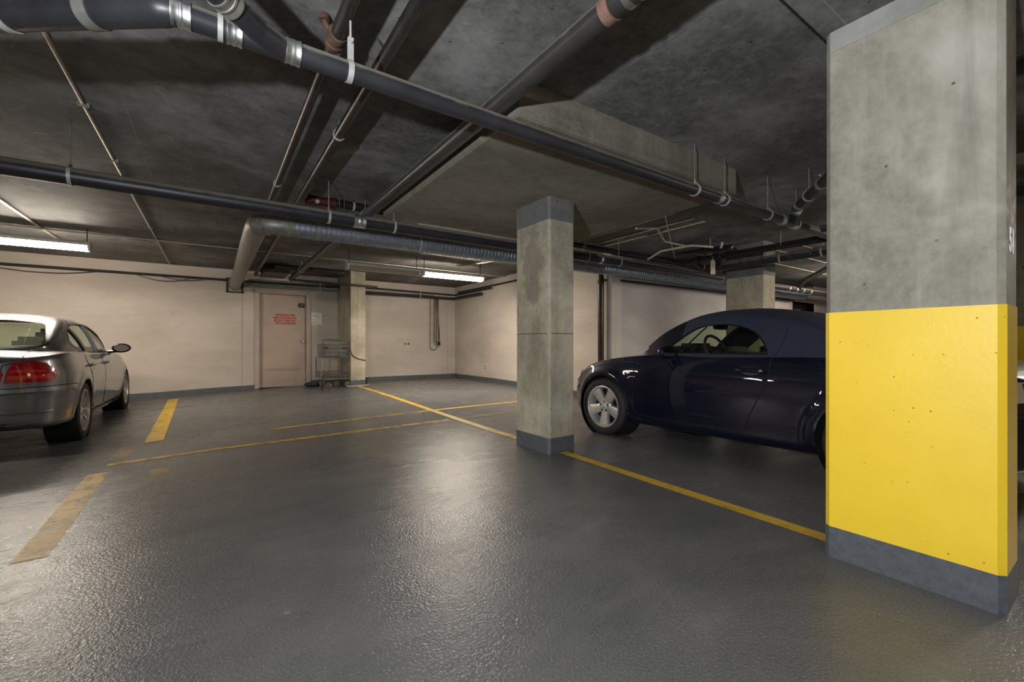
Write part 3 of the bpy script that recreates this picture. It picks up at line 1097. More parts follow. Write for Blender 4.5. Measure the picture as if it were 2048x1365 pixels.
for k, (x, lb) in enumerate(((2.0, 'thin drop rod over the door corner'), (4.42, 'thin drop rod over the empty bay pipes'))):
    o = MB().cyl((x, 10.62, 2.2), (x, 10.62, 2.52), 0.008, n=8).build('drop_rod', M['strap'])
    tag(o, lb, 'rod')

# --- sagging thin cables above the sedan


def sag(p0, p1, d, n=14):
    p0, p1 = Vector(p0), Vector(p1)
    return [p0.lerp(p1, i / n) - Vector((0, 0, d * 4 * (i / n) * (1 - i / n))) for i in range(n + 1)]


for p0, p1, d, lb in (((-3.3, 10.93, 2.37), (-1.7, 10.93, 2.37), 0.10, 'sagging thin cable above the sedan roof'),
                      ((-1.25, 10.93, 2.365), (-0.35, 10.93, 2.365), 0.11, 'sagging thin cable left of the duct opening'),
                      ((-0.9, 10.92, 2.365), (-0.1, 10.92, 2.365), 0.07, 'smaller sagging cable nearest the duct opening')):
    tag(MB().tube(sag(p0, p1, d), 0.006, 6).build('cable', M['cable']), lb, 'cable', 'sagging cables on the back wall')

# --- coil of cables hanging on the wall of the empty bay
t = thing('hanging_cables', 'bunch of looped cables hanging down the wall of the empty bay', 'cable', (4.98, 10.92, 2.2))
for k, (xa, xb, zl) in enumerate(((4.84, 5.02, 0.86), (4.93, 5.06, 1.0), (4.96, 5.07, 1.06), (5.0, 5.08, 1.02))):
    y = 10.95 - 0.014 * k
    xm = (xa + xb) / 2
    hw = (xb - xa) / 2
    pts = [(xa, y, 2.26), (xa - 0.005, y, 1.6), (xa - 0.01, y, zl + 0.16)]
    pts += [(xm - hw * 1.1 * math.cos(math.pi * i / 8), y, zl + 0.10 - 0.10 * math.sin(math.pi * i / 8)) for i in range(9)]
    pts += [(xb + 0.005, y, zl + 0.3), (xb - 0.02 * (k % 2), y, 1.7), (xb - 0.03, y, 2.26)]
    MB().tube(catmull(pts, 3), 0.0075, 6).build('cable', M['cablegrey' if k % 2 else 'cable'], t)
MB().box((5.05, 10.86, 0.98), (5.09, 10.94, 1.08)).build('plug', M['rubber'], t, bevel=0.008)

# --- small marks on the walls
tag(MB().box((4.12, WALL_Y - 0.012, 1.0), (4.16, WALL_Y + 0.002, 1.04)).build('wall_anchor', M['lockdark'], bevel=0.004), 'dark anchor stub on the wall of the empty bay', 'anchor', 'wall anchors')
tag(MB().box((4.21, WALL_Y - 0.012, 1.0), (4.26, WALL_Y + 0.002, 1.045)).build('wall_anchor', M['lockdark'], bevel=0.004), 'second dark anchor stub on the wall of the empty bay', 'anchor', 'wall anchors')
t = thing('wall_outlet', 'pale outlet plate low on the right wall', 'outlet', (WALL_X, 9.3, 0.4))
MB().box((WALL_X - 0.012, 9.26, 0.37), (WALL_X + 0.002, 9.38, 0.52)).build('plate', M['outlet'], t, bevel=0.004)
for z in (0.41, 0.47):
    MB().box((WALL_X - 0.014, 9.30, z - 0.015), (WALL_X - 0.011, 9.34, z + 0.015)).build('socket', M['lockdark'], t)
t = thing('wall_notice', 'white paper notice taped beside the service door', 'notice', (1.99, WALL_Y, 1.6))
MB().box((1.875, WALL_Y - 0.004, 1.47), (2.105, WALL_Y - 0.001, 1.745)).build('sheet', M['paper'], t)
for k, (x0, x1, z) in enumerate(((1.93, 2.05, 1.70), (1.90, 2.01, 1.675), (1.95, 2.06, 1.65), (1.91, 1.99, 1.585), (1.91, 2.0, 1.53), (1.91, 1.96, 1.505))):
    MB().box((x0, WALL_Y - 0.0052, z - 0.006), (x1, WALL_Y - 0.0038, z + 0.004)).build('printed_line', M['ink'], t)

# --- riser pipe at the end of the right wall
t = thing('riser_pipe', 'dark vertical riser pipe at the wall end behind the convertible', 'pipe', (5.5, 5.31, 0))
MB().tube([(5.50, 5.31, zf(5.5, 5.3) - 0.02), (5.50, 5.31, 2.36)], 0.052, 24).build('pipe', M['iron'], t)
band('collar', (5.50, 5.31, 2.08), (0, 0, 1), 0.052, 0.08, M['rust'], t, False)
for z in (0.6, 2.12):
    MB().box((5.49, 5.28, z - 0.02), (WALL_X, 5.34, z + 0.02)).build('bracket', M['galv_dull'], t)

# --- dark pipes and valve group over the back column
t = thing('drain_pipe', 'black pipe with dark couplings passing before the rear column', 'pipe', (6.45, 3, 2.2))
MB().tube([(6.45, 2.16, 2.20), (6.45, 3.8, 2.20)], 0.058, 20).build('pipe', M['abs'], t)
for y in (2.25, 2.45, 2.7, 3.1, 3.4):
    band('coupling', (6.45, y, 2.20), YD, 0.058, 0.05, M['dust'], t)
for y in (2.35, 2.85):
    hanger((6.45, y, 2.20), YD, 0.06, t)
wallpipe('flat dark tray pipe above the couplings before the rear column', [(6.36, 0.2, 2.33), (6.36, 4.3, 2.33)], 0.03, 'iron')
wallpipe('second dark pipe above the couplings before the rear column', [(6.5, 0.2, 2.40), (6.5, 4.4, 2.40)], 0.025, 'iron')
wallpipe('dark pipe crossing the side bay near the valve', [(5.65, 4.75, 2.36), (12.8, 4.75, 2.36)], 0.045, 'iron')
wallpipe('lower slim pipe under the duct in the side bay', [(5.75, 5.08, 2.10), (12.2, 5.08, 2.12)], 0.02, 'iron')
t = thing('valve_group', 'dark red valve group with a hanging cream tag', 'valve', (6.2, 3.8, 2.25))
vb = MB()
vb.cyl((6.15, 3.95, 2.28), (6.15, 3.55, 2.28), 0.06, n=18)
vb.cyl((6.15, 3.9, 2.28), (6.15, 3.86, 2.28), 0.09, n=18)
vb.cyl((6.15, 3.62, 2.28), (6.15, 3.58, 2.28), 0.09, n=18)
vb.build('valve_body', M['iron'], t)
MB().cyl((6.25, 3.70, 2.10), (6.25, 3.70, 2.28), 0.045, n=16).build('red_body', M['red'], t)
wh = MB()
wh.tube([(6.10 + 0.09 * math.cos(a), 3.75 + 0.09 * math.sin(a), 2.45) for a in [i * math.pi / 8 for i in range(16)]], 0.010, 8, closed=True)
wh.cyl((6.10, 3.75, 2.30), (6.10, 3.75, 2.46), 0.012, n=10)
wh.cyl((6.02, 3.75, 2.45), (6.18, 3.75, 2.45), 0.006, n=6)
wh.build('hand_wheel', M['lockdark'], t)
MB().cyl((6.15, 3.70, 2.33), (6.15, 3.70, CEIL), 0.006, n=8).build('hanger_rod', M['galv_dull'], t)
for k in range(4):
    MB().tube([(6.02 + 0.05 * k, 4.2, 2.42 + 0.02 * k), (6.06 + 0.05 * k, 3.4, 2.36 + 0.03 * k)], 0.014, 8).build('branch_pipe', M['iron'], t)
pl = MB()
pl.cyl((6.12, 3.52, 2.40), (6.12, 3.50, 2.50), 0.02, n=8)
pl.cyl((6.28, 3.45, 2.42), (6.28, 3.43, 2.46), 0.02, n=8)
pl.build('pressure_tap', M['galv_dull'], t)
tg = MB().prism([(-0.034, -0.12), (0.034, -0.12), (0.034, 0.06), (0.018, 0.09), (-0.018, 0.09), (-0.034, 0.06)], -0.001, 0.001,
                Matrix.Translation((6.0, 3.57, 2.15)) @ Matrix.Rotation(-math.radians(34), 4, 'Z') @ Matrix.Rotation(math.pi / 2, 4, 'X'))
tg.build('tag', M['tagcard'], t)
MB().tube([(6.0, 3.57, 2.235), (6.03, 3.60, 2.30)], 0.003, 6).build('tag_string', M['tagcard'], t)

# black run seen beyond the yellow column
t = thing('drain_pipe', 'black pipe overhead beyond the yellow column at the far edge', 'pipe', (5.2, 0, 2.2))
MB().tube([(5.2, -3.0, 2.22), (5.2, 1.9, 2.22)], 0.05, 20).build('pipe', M['abs'], t)
for y in (0.3, 1.3):
    hanger((5.2, y, 2.22), YD, 0.051, t)

# ================================================================== LAMPS


def lamp(label, xc, yc, z, lit='lens', length=1.24, rods=True, rz=0.0):
    t = thing('fluorescent_lamp', label, 'lamp', (xc, yc, z), rz, 'fluorescent ceiling lamps')
    L = length / 2
    MB().prism([(-0.105, 0.0), (-0.09, 0.035), (-0.05, 0.06), (0.05, 0.06), (0.09, 0.035), (0.105, 0.0)], -L, L,
               Matrix.Rotation(math.pi / 2, 4, 'Y') @ Matrix.Rotation(math.pi / 2, 4, 'Z')).build('housing', M['lampwhite'], t, local=True)
    MB().prism([(-0.10, 0.0), (-0.098, -0.02), (-0.085, -0.045), (-0.06, -0.06), (0.06, -0.06), (0.085, -0.045), (0.098, -0.02), (0.10, 0.0)], -L + 0.012, L - 0.012,
               Matrix.Rotation(math.pi / 2, 4, 'Y') @ Matrix.Rotation(math.pi / 2, 4, 'Z')).build('lens', M[lit], t, local=True)
    for s in (-1, 1):
        MB().prism([(-0.106, 0.01), (-0.103, -0.025), (-0.088, -0.05), (-0.06, -0.066), (0.06, -0.066), (0.088, -0.05), (0.103, -0.025), (0.106, 0.01), (0.05, 0.064), (-0.05, 0.064)],
                   s * L - 0.012, s * L + 0.012, Matrix.Rotation(math.pi / 2, 4, 'Y') @ Matrix.Rotation(math.pi / 2, 4, 'Z')).build('end_cap', M['lampwhite'], t, local=True)
        if rods:
            MB().cyl((s * (L - 0.03), 0, 0.055), (s * (L - 0.03), 0, CEIL - z), 0.006, n=8).build('hanging_rod', M['lockdark'], t, local=True)
    return t


lamp('lit fluorescent lamp hanging above the silver sedan', -2.02, 8.22, 2.35)
lamp('lit fluorescent lamp hanging over the empty bay', 3.76, 7.45, 2.315)
lamp('unlit fluorescent lamp in line with the lit one over the empty bay', 2.44, 7.47, 2.315, 'dim_lens')
lamp('lit fluorescent lamp beyond the yellow column', 6.4, -0.5, 2.34, 'lens_cool')
lamp('added unseen fluorescent lamp further beyond the yellow column', 7.8, -0.5, 2.34, 'lens_cool')  # added next to the first to strengthen its light on the floor
lamp('added unseen fluorescent lamp in the side bay', 11.0, 3.0, 2.34, 'lens')  # added lamp, hidden by the yellow column, there for its light
lamp('added unseen fluorescent lamp behind the viewer over the drive lane', -1.2, -2.6, 2.34, 'lens_cool')  # added out of view for general light
lamp('lit fluorescent lamp over the bay before the sedan', -4.3, 5.7, 2.34, 'lens')

# ================================================================== CARS


def bool_mesh(me, cutters):
    """mesh minus closed cutter meshes"""
    o = bpy.data.objects.new('tmp_body', me)
    COL.objects.link(o)
    tmp = [o]
    for c in cutters:
        co = bpy.data.objects.new('tmp_cut', c)
        COL.objects.link(co)
        tmp.append(co)
        md = o.modifiers.new('cut', 'BOOLEAN')
        md.operation = 'DIFFERENCE'
        md.solver = 'EXACT'
        md.object = co
    bpy.context.view_layer.update()
    dg = bpy.context.evaluated_depsgraph_get()
    r = bpy.data.meshes.new_from_object(o.evaluated_get(dg))
    for x in tmp:
        bpy.data.objects.remove(x)
    return r


def smooth_mesh(me, a=32):
    me.polygons.foreach_set('use_smooth', [True] * len(me.polygons))
    me.set_sharp_from_angle(angle=math.radians(a))
    return me


def half_loft(ys, section, name):
    """closed solid from half sections (x >= 0, first and last point on x = 0)"""
    rows = []
    for y in ys:
        h = section(y)
        full = [(x, z) for x, z in h] + [(-x, z) for x, z in reversed(h[1:-1])]
        rows.append([(x, y, z) for x, z in full])
    n = len(rows[0])
    vs = [p for r in rows for p in r]
    fs = []
    for i in range(len(rows) - 1):
        for j in range(n):
            j2 = (j + 1) % n
            fs.append((i * n + j, i * n + j2, (i + 1) * n + j2, (i + 1) * n + j))
    fs.append(tuple(range(n)))
    fs.append(tuple((len(rows) - 1) * n + j for j in range(n - 1, -1, -1)))
    me = bpy.data.meshes.new(name)
    me.from_pydata(vs, [], fs)
    bm = bmesh.new()
    bm.from_mesh(me)
    bmesh.ops.recalc_face_normals(bm, faces=bm.faces)
    bm.to_mesh(me)
    bm.free()
    return me


def bvh_of(me):
    bm = bmesh.new()
    bm.from_mesh(me)
    b = BVHTree.FromBMesh(bm)
    bm.free()
    return b


def densify(pts, step, closed):
    out = []
    n = len(pts)
    for i in range(n if closed else n - 1):
        a, b = Vector(pts[i]), Vector(pts[(i + 1) % n])
        k = max(1, int((b - a).length / step))
        out += [tuple(a.lerp(b, j / k)) for j in range(k)]
    if not closed:
        out.append(tuple(pts[-1]))
    return out


class Proj:
    """casts drawings made in a plane onto a surface"""

    def __init__(self, bvh, d, U, V, O=(0, 0, 0)):
        self.b = bvh
        self.d = Vector(d).normalized()
        self.U, self.V, self.O = Vector(U), Vector(V), Vector(O)

    def hit(self, a, b, off):
        p = self.O + self.U * a + self.V * b
        loc, nor, i, _ = self.b.ray_cast(p - self.d * 4, self.d)
        if loc is None:
            loc, nor, i, _ = self.b.find_nearest(p - self.d * 0.8)
        if nor.dot(self.d) > 0:
            nor = -nor
        return loc + nor * off, nor

    def patch(self, outline, name, mat, parent, off=0.002, grid=0.035, flip=False):
        ol = densify(outline, grid, True)
        poly = [Vector(p) for p in ol]
        n = len(poly)
        xs = [p.x for p in poly]
        zs = [p.y for p in poly]
        pts = [Vector((p.x, p.y)) for p in poly]

        def inside(q):
            r = False
            for i in range(n):
                a, b = poly[i], poly[(i + 1) % n]
                if (a.y > q[1]) != (b.y > q[1]) and q[0] < (b.x - a.x) * (q[1] - a.y) / (b.y - a.y) + a.x:
                    r = not r
            return r
        gx = min(xs) + grid / 2
        while gx < max(xs):
            gz = min(zs) + grid / 2
            while gz < max(zs):
                if inside((gx, gz)) and min((Vector((gx, gz)) - p).length for p in pts[:n]) > grid * 0.4:
                    pts.append(Vector((gx, gz)))
                gz += grid
            gx += grid
        v2, e2, f2, *_ = delaunay_2d_cdt(pts, [(i, (i + 1) % n) for i in range(n)], [], 1, 1e-5)
        vs = [self.hit(p[0], p[1], off)[0] for p in v2]
        me = bpy.data.meshes.new(name)
        me.from_pydata([tuple(v) for v in vs], [], [tuple(f) for f in f2])
        me.validate()
        me.update()
        # face outwards
        if len(me.polygons):
            s = sum(p.normal.dot(self.d) * p.area for p in me.polygons)
            if s > 0:
                me.flip_normals()
        me.polygons.foreach_set('use_smooth', [True] * len(me.polygons))
        return link(name, me, M[mat] if isinstance(mat, str) else mat, parent, True)

    def strip(self, pts, w, name, mat, parent, off=0.0015, step=0.02, closed=False):
        P = densify(pts, step, closed)
        H = [self.hit(p[0], p[1], off) for p in P]
        k = len(H)
        vs = []
        for i in range(k):
            a = H[max(i - 1, 0)][0] if not closed else H[i - 1][0]
            b = H[min(i + 1, k - 1)][0] if not closed else H[(i + 1) % k][0]
            tg = (b - a).normalized()
            s = tg.cross(H[i][1]).normalized() * (w / 2)
            vs += [H[i][0] - s, H[i][0] + s]
        m = k if closed else k - 1
        fs = [(2 * i, (2 * i + 2) % (2 * k), (2 * i + 3) % (2 * k), 2 * i + 1) for i in range(m)]
        mb = MB().add(vs, fs)
        return mb.build(name, M[mat] if isinstance(mat, str) else mat, parent, local=True)


def plan_factor(y, front, fl, fp, rear, rl, rp):
    if y > front:
        s = min(1.0, (y - front) / fl)
        return max(0.02, (1 - s ** fp)) ** (1 / fp)
    if y < rear:
        s = min(1.0, (rear - y) / rl)
        return max(0.02, (1 - s ** rp)) ** (1 / rp)
    return 1.0


def stations(a, b, step, ends=0.35):
    """y samples, crowded towards both ends"""
    n = int((b - a) / step)
    ys = []
    for i in range(n + 1):
        t = i / n
        ys.append(a + (b - a) * t)
    extra = []
    for e, sg in ((a, 1), (b, -1)):
        extra += [e + sg * step * k for k in (0.12, 0.3, 0.55)]
    return sorted(set([round(y, 5) for y in ys + extra]))


def wheel_proto(style, r, rim_r, w):
    """wheel about the x axis, outer side towards +x; origin at hub"""
    Rx = Matrix.Rotation(math.pi / 2, 4, 'Y')
    h = w / 2
    tyre = MB()
    prof = [(rim_r - 0.004, -h * 0.86), (rim_r + 0.012, -h * 0.96), (rim_r + (r - rim_r) * 0.5, -h), (r - 0.018, -h * 0.93), (r - 0.004, -h * 0.78)]
    for g in (-0.45, 0.0, 0.45):
        prof += [(r, h * (g - 0.16)), (r, h * (g - 0.03)), (r - 0.007, h * (g - 0.025)), (r - 0.007, h * (g + 0.025)), (r, h * (g + 0.03)), (r, h * (g + 0.16))]
    prof += [(r - 0.004, h * 0.78), (r - 0.018, h * 0.93), (rim_r + (r - rim_r) * 0.5, h), (rim_r + 0.012, h * 0.96), (rim_r - 0.004, h * 0.86)]
    tyre.lathe(prof, 56, Rx, True)
    rim = MB()
    # barrel and lip
    rim.lathe([(rim_r + 0.004, h * 0.88), (rim_r + 0.006, h * 0.93), (rim_r - 0.006, h * 0.95), (rim_r - 0.014, h * 0.86), (rim_r - 0.03, h * 0.4), (rim_r - 0.032, -h * 0.8), (rim_r - 0.002, -h * 0.84)], 56, Rx)
    hub = [(0.001, h * 0.74), (0.03, h * 0.74), (0.034, h * 0.70), (0.075, h * 0.66), (0.088, h * 0.58), (0.09, h * 0.30), (0.001, h * 0.28)]
    rim.lathe(hub, 40, Rx)
    back = MB().lathe([(0.001, h * 0.05), (rim_r - 0.03, h * 0.05)], 40, Rx)
    ns = 5 if style == 'wide' else 10
    for k in range(ns):
        a = 2 * math.pi * k / ns + (math.radians(-18) if style == 'wide' else 0)
        w0, w1 = (0.046, 0.068) if style == 'wide' else (0.015, 0.012)
        r0, r1 = 0.06, rim_r - 0.012
        pts = []
        for (rr, ww, xx) in ((r0, w0, h * 0.66), (r0 + (r1 - r0) * 0.5, (w0 + w1) / 2, h * 0.74), (r1, w1, h * 0.80)):
            pts.append((rr, ww, xx))
        vs, fs = [], []
        for (rr, ww, xx) in pts:
            for (s, dx) in ((-1, -0.035), (-0.92, -0.004), (-0.75, 0.0), (0.75, 0.0), (0.92, -0.004), (1, -0.035)):
                y, z = rr, s * ww
                vs.append((xx + dx, y * math.cos(a) - z * math.sin(a), y * math.sin(a) + z * math.cos(a)))
        for i in range(2):
            for j in range(6):
                j2 = (j + 1) % 6
                fs.append((i * 6 + j, i * 6 + j2, (i + 1) * 6 + j2, (i + 1) * 6 + j))
        fs += [(0, 1, 2, 3, 4, 5), (17, 16, 15, 14, 13, 12)]
        rim.add(vs, fs)
    bolts = []
    for k in range(5):
        a = 2 * math.pi * k / 5 + math.radians(18)
        bolts.append((0.052 * math.cos(a), 0.052 * math.sin(a)))
    bm_ = MB().lathe([(0.001, h * 0.70), (0.011, h * 0.70), (0.012, h * 0.60)], 10, Rx)
    cap = MB().lathe([(0.001, h * 0.765), (0.018, h * 0.76), (0.024, h * 0.735), (0.026, h * 0.70)], 24, Rx)
    return {'tyre': tyre.mesh('wheel'), 'rim': rim.mesh('rim', 28), 'back': back.mesh('brake_shade'), 'bolt': bm_.mesh('lug_bolt'), 'bolts': bolts, 'cap': cap.mesh('hub_cap')}


def put_wheel(P, parent, loc, side, steer=0.0):
    """side +1: outer face to +x, -1: to -x"""
    o = link('wheel', P['tyre'], M['tyre'], parent, True)
    o.location = loc
    o.rotation_euler = (0, 0, (0 if side > 0 else math.pi) + steer)
    link('rim', P['rim'], M['alloy'], o, True)
    link('brake_shade', P['back'], M['seam'], o, True)
    link('hub_cap', P['cap'], M['alloy'], o, True)
    for (y, z) in P['bolts']:
        b = link('lug_bolt', P['bolt'], M['seam'], o, True)
        b.location = (0, y, z)


def arch_cutters(axles, r, half_w, z, depth=0.30):
    out = []
    for y in axles:
        for s in (-1, 1):
            mb = MB()
            x0, x1 = s * (half_w - depth), s * (half_w + 0.2)
            mb.tube([(x0, y, z), (x1, y, z)], r, 56)
            me = mb.mesh('cut', None)
            bm = bmesh.new()
            bm.from_mesh(me)
            bmesh.ops.recalc_face_normals(bm, faces=bm.faces)
            bm.to_mesh(me)
            bm.free()
            out.append(me)
    return out


def prism_cut(outline, axis, a, b):
    """closed prism from an outline; axis 'x': outline in (y, z); axis 'y': outline in (x, z)"""
    n = len(outline)
    if axis == 'x':
        vs = [(a, p[0], p[1]) for p in outline] + [(b, p[0], p[1]) for p in outline]
    else:
        vs = [(p[0], a, p[1]) for p in outline] + [(p[0], b, p[1]) for p in outline]
    fs = [tuple(range(n)), tuple(range(2 * n - 1, n - 1, -1))] + [(i, n + i, n + (i + 1) % n, (i + 1) % n) for i in range(n)]
    me = bpy.data.meshes.new('cut')
    me.from_pydata(vs, [], fs)
    bm = bmesh.new()
    bm.from_mesh(me)
    bmesh.ops.recalc_face_normals(bm, faces=bm.faces)
    bm.to_mesh(me)
    bm.free()
    return me


def hollow(WB, ZR, z0, ya, yb, th=0.03):
    """closed inner volume of a cabin, to be cut out of its outer hull"""
    def sec(y):
        h = max(0.015, interp(ZR, y) - th * 1.15 - z0)
        return [(x, z - (0.12 if i == 0 or i == 1 else 0)) for i, (x, z) in enumerate(hull_section(max(0.03, interp(WB, y) - th), z0, h))]
    return half_loft(stations(ya + 0.10, yb - 0.10, 0.03), sec, 'inner')


def split_mesh(me, test, names):
    """two meshes from the polygons that pass / fail a test on their centre"""
    out = []
    for want in (True, False):
        bm = bmesh.new()
        bm.from_mesh(me)
        kill = [f for f in bm.faces if test(f.calc_center_median()) != want]
        bmesh.ops.delete(bm, geom=kill, context='FACES')
        m2 = bpy.data.meshes.new(names[0 if want else 1])
        bm.to_mesh(m2)
        bm.free()
        out.append(m2)
    return out


def hull_section(wb, z0, h):
    pts = [(0.0, z0 - 0.03), (max(wb - 0.03, 0.01), z0 - 0.03), (wb, z0), (wb - 0.10 * h, z0 + 0.30 * h), (wb - 0.24 * h, z0 + 0.62 * h), (max(0.02, wb - 0.42 * h), z0 + 0.86 * h),
           (max(0.015, (wb - 0.42 * h) * 0.72), z0 + 0.965 * h), (max(0.01, (wb - 0.42 * h) * 0.36), z0 + 0.995 * h), (0.0, z0 + h)]
    c = catmull(pts[1:], 5)
    c = [(max(0.001, x), z) for x, z in c]
    c[-1] = (0.0, c[-1][1])
    return [pts[0]] + c


def steering_wheel(parent, c, r=0.18, tilt=62):
    m = Matrix.Translation(c) @ Matrix.Rotation(math.radians(tilt), 4, 'X')
    mb = MB()
    mb.tube([m @ Vector((r * math.cos(i * math.pi / 14), r * math.sin(i * math.pi / 14), 0)) for i in range(28)], 0.014, 10, closed=True)
    mb.ball(m @ Vector((0, 0, -0.01)), 0.06, 1, 1, 0.5, 12)
    for a in (0.15, math.pi - 0.15, -math.pi / 2):
        mb.cyl(m @ Vector((0, 0, -0.005)), m @ Vector((r * math.cos(a), r * math.sin(a), 0)), 0.014, n=8)
    mb.build('steering_wheel', M['cabin'], parent, local=True)


def rounded(name, lo, hi, mat, parent, bev=0.04, m=None):
    mb = MB().box(lo, hi, m)
    return mb.build(name, M[mat], parent, local=True, bevel=bev)


# ------------------------------------------------------------------ navy convertible
def convertible():
    root = thing('convertible_car', 'navy blue convertible with soft top, seen side on behind the columns', 'car', (4.445, 2.215, 0.0))
    AX, WR = 1.2145, 0.317
    ZT = [(-1.97, .80), (-1.85, .86), (-1.6, .905), (-1.3, .915), (-0.5, .915), (.6, .92), (1.0, .895), (1.3, .855), (1.6, .785), (1.85, .70), (2.07, .58)]
    ZS = [(-1.97, .70), (-1.75, .81), (-1.35, .885), (-0.5, .895), (.3, .885), (.7, .872), (1.0, .845), (1.3, .80), (1.6, .72), (1.85, .62), (2.07, .52)]
    ZB = [(-1.97, .42), (-1.88, .29), (-1.65, .23), (-0.8, .185), (.8, .172), (1.6, .185), (1.92, .22), (2.07, .36)]

    def section(y):
        w = 0.875 * plan_factor(y, 1.15, 0.925, 2.5, -1.2, 0.775, 2.9)
        zt, zs, zb = interp(ZT, y), interp(ZS, y), interp(ZB, y)
        e = min(1.0, w / 0.6)
        pts = [(0, zb), (.70 * w, zb), (.90 * w, zb + .012), (.962 * w, zb + .06), (.975 * w, zb + .13), (.99 * w, zb + .34 * (zs - zb)), (1.0 * w, zb + .55 * (zs - zb)),
               (.992 * w, zb + .74 * (zs - zb)), (.967 * w, zb + .90 * (zs - zb)), (.925 * w, zs + .004), (.84 * w, zs + .25 * (zt - zs) + .016), (.45 * w, zs + .85 * (zt - zs) + .012 * e), (0, zt)]
        c = catmull(pts, 5)
        out = []
        for x, z in c:
            x = max(0.0, x)
            if x > 0.55:
                for ay in (AX, -AX):
                    d = math.hypot(y - ay, z - WR)
                    x += 0.026 * math.exp(-((d - 0.385) / 0.045) ** 2) * S((z - 0.2) / 0.12)
            out.append((x, z))
        out[0] = (0.0, out[0][1])
        out[-1] = (0.0, out[-1][1])
        return out
    body0 = half_loft(stations(-1.97, 2.07, 0.026), section, 'body')
    bvh = bvh_of(body0)
    body = smooth_mesh(bool_mesh(body0, arch_cutters((AX, -AX), 0.352, 0.875, WR)), 38)
    body.name = 'body'
    body.materials.clear()
    link('body', body, M['navy'], root, True)
    L = Proj(bvh, (1, 0, 0), (0, 1, 0), (0, 0, 1))
    R = Proj(bvh, (-1, 0, 0), (0, 1, 0), (0, 0, 1))
    F = Proj(bvh, (0, -1, 0), (1, 0, 0), (0, 0, 1))
    B = Proj(bvh, (0, 1, 0), (1, 0, 0), (0, 0, 1))
    # dark wells behind the wheels
    for ay in (AX, -AX):
        for s in (-1, 1):
            MB().lathe([(0.351, 0.0), (0.351, 0.26), (0.02, 0.262)], 40, Matrix.Translation((s * 0.865, ay, WR)) @ Matrix.Rotation(-s * math.pi / 2, 4, 'Y')).build('wheel_well', M['seam'], root, local=True)
    P = wheel_proto('wide', WR, 0.226, 0.225)
    for ay in (AX, -AX):
        for s in (-1, 1):
            put_wheel(P, root, (s * 0.765, ay, WR), s)
    # doors as skins with dark gaps round them
    rear = [(-.543, .905), (-.548, .80), (-.535, .73), (-.452, .545), (-.375, .385), (-.335, .315), (-.285, .287)]
    bot = [(-.20, .283), (.2, .282), (.60, .283)]
    front = [(.70, .287), (.765, .31), (.785, .36), (.79, .55), (.792, .72), (.78, .80), (.74, .868)]
    outline = rear + bot + front
    for pr in (L, R):
        d = pr.patch(outline, 'door', 'navy', root, 0.0025, 0.05)
        pr.strip(outline, 0.008, 'door_gap', 'seam', d, 0.0035)
        if pr is L:
            hd = MB()
            for (y0, z0) in ((-.335, .792), (-.495, .792)):
                p, nn = pr.hit(y0, z0, 0.0)
                hd.cyl(p, p + nn * 0.035, 0.012, n=10)
            a, n1 = pr.hit(-.315, .792, 0.035)
            b, n2 = pr.hit(-.515, .792, 0.035)
            hd.tube([a, a.lerp(b, .5) + n1 * 0.008, b], [0.010, 0.013, 0.012], 10)
            hd.build('door_handle', M['chrome' if False else 'navy'], d, local=True)
            cup = pr.patch([(-.40 + .085 * math.cos(i * math.pi / 10), .80 + .042 * math.sin(i * math.pi / 10)) for i in range(20)], 'handle_cup', 'blacktrim', d, 0.004, 0.02)
            p, nn = pr.hit(-.505, .79, 0.046)
            MB().ball(p, 0.014, 1, 1, 1, 10).build('lock_cylinder', M['chrome'], d, local=True)
            tr = pr.strip([(-.30, .789), (-.52, .785)], 0.007, 'handle_trim', 'chrome', d, 0.046)
    for pr in (L, R):
        pr.patch([(.858 + .028 * math.cos(i * math.pi / 8), .716 + .014 * math.sin(i * math.pi / 8)) for i in range(16)], 'side_marker', 'clearlens', root, 0.004, 0.012)
        pr.strip([(.79, .43), (.90, .435)], 0.006, 'fender_gap', 'seam', root)
        pr.strip([(.79, .80), (.80, .86), (1.2, .795), (1.5, .715), (1.72, .63)], 0.006, 'bonnet_gap', 'seam', root)
        pr.strip([(1.60, .56), (1.72, .58), (1.80, .62)], 0.006, 'bumper_gap', 'seam', root)
        # arch lip
        for ay in (AX, -AX):
            pr.strip([(ay + .362 * math.cos(a), WR + .362 * math.sin(a)) for a in [math.radians(-12 + 204 * i / 30) for i in range(31)]], 0.016, 'arch_lip', 'navy', root, 0.004)
        # fuel flap on the far flank only
    R.strip([(-1.0 + .08 * math.cos(i * math.pi / 10), .74 + .08 * math.sin(i * math.pi / 10)) for i in range(20)], 0.006, 'fuel_flap_gap', 'chrome', root, 0.003, 0.02, True)
    # lamps
    for s in (-1, 1):
        dd = Vector((-s * 0.55, -0.83, 0)).normalized()
        U = Vector((-dd.y, dd.x, 0)) * (-1)
        pr = Proj(bvh, dd, U, (0, 0, 1))
        c0 = Vector((s * 0.60, 1.78, 0)).dot(U)
        pr.patch([(c0 + .19 * math.cos(i * math.pi / 12), .625 + .072 * math.sin(i * math.pi / 12) + 0.02 * math.cos(i * math.pi / 12) * (-s)) for i in range(24)], 'headlamp', 'clearlens', root, 0.004, 0.03)
        dd = Vector((-s * 0.62, 0.78, 0)).normalized()
        U = Vector((-dd.y, dd.x, 0)) * (-1)
        pr = Proj(bvh, dd, U, (0, 0, 1))
        c0 = Vector((s * 0.66, -1.80, 0)).dot(U)
        tl = pr.patch([(c0 + s * q, z) for q, z in ((-.22, .69), (.2, .66), (.22, .74), (.14, .79), (-.2, .79))], 'tail_lamp', 'clearlens', root, 0.004, 0.03)
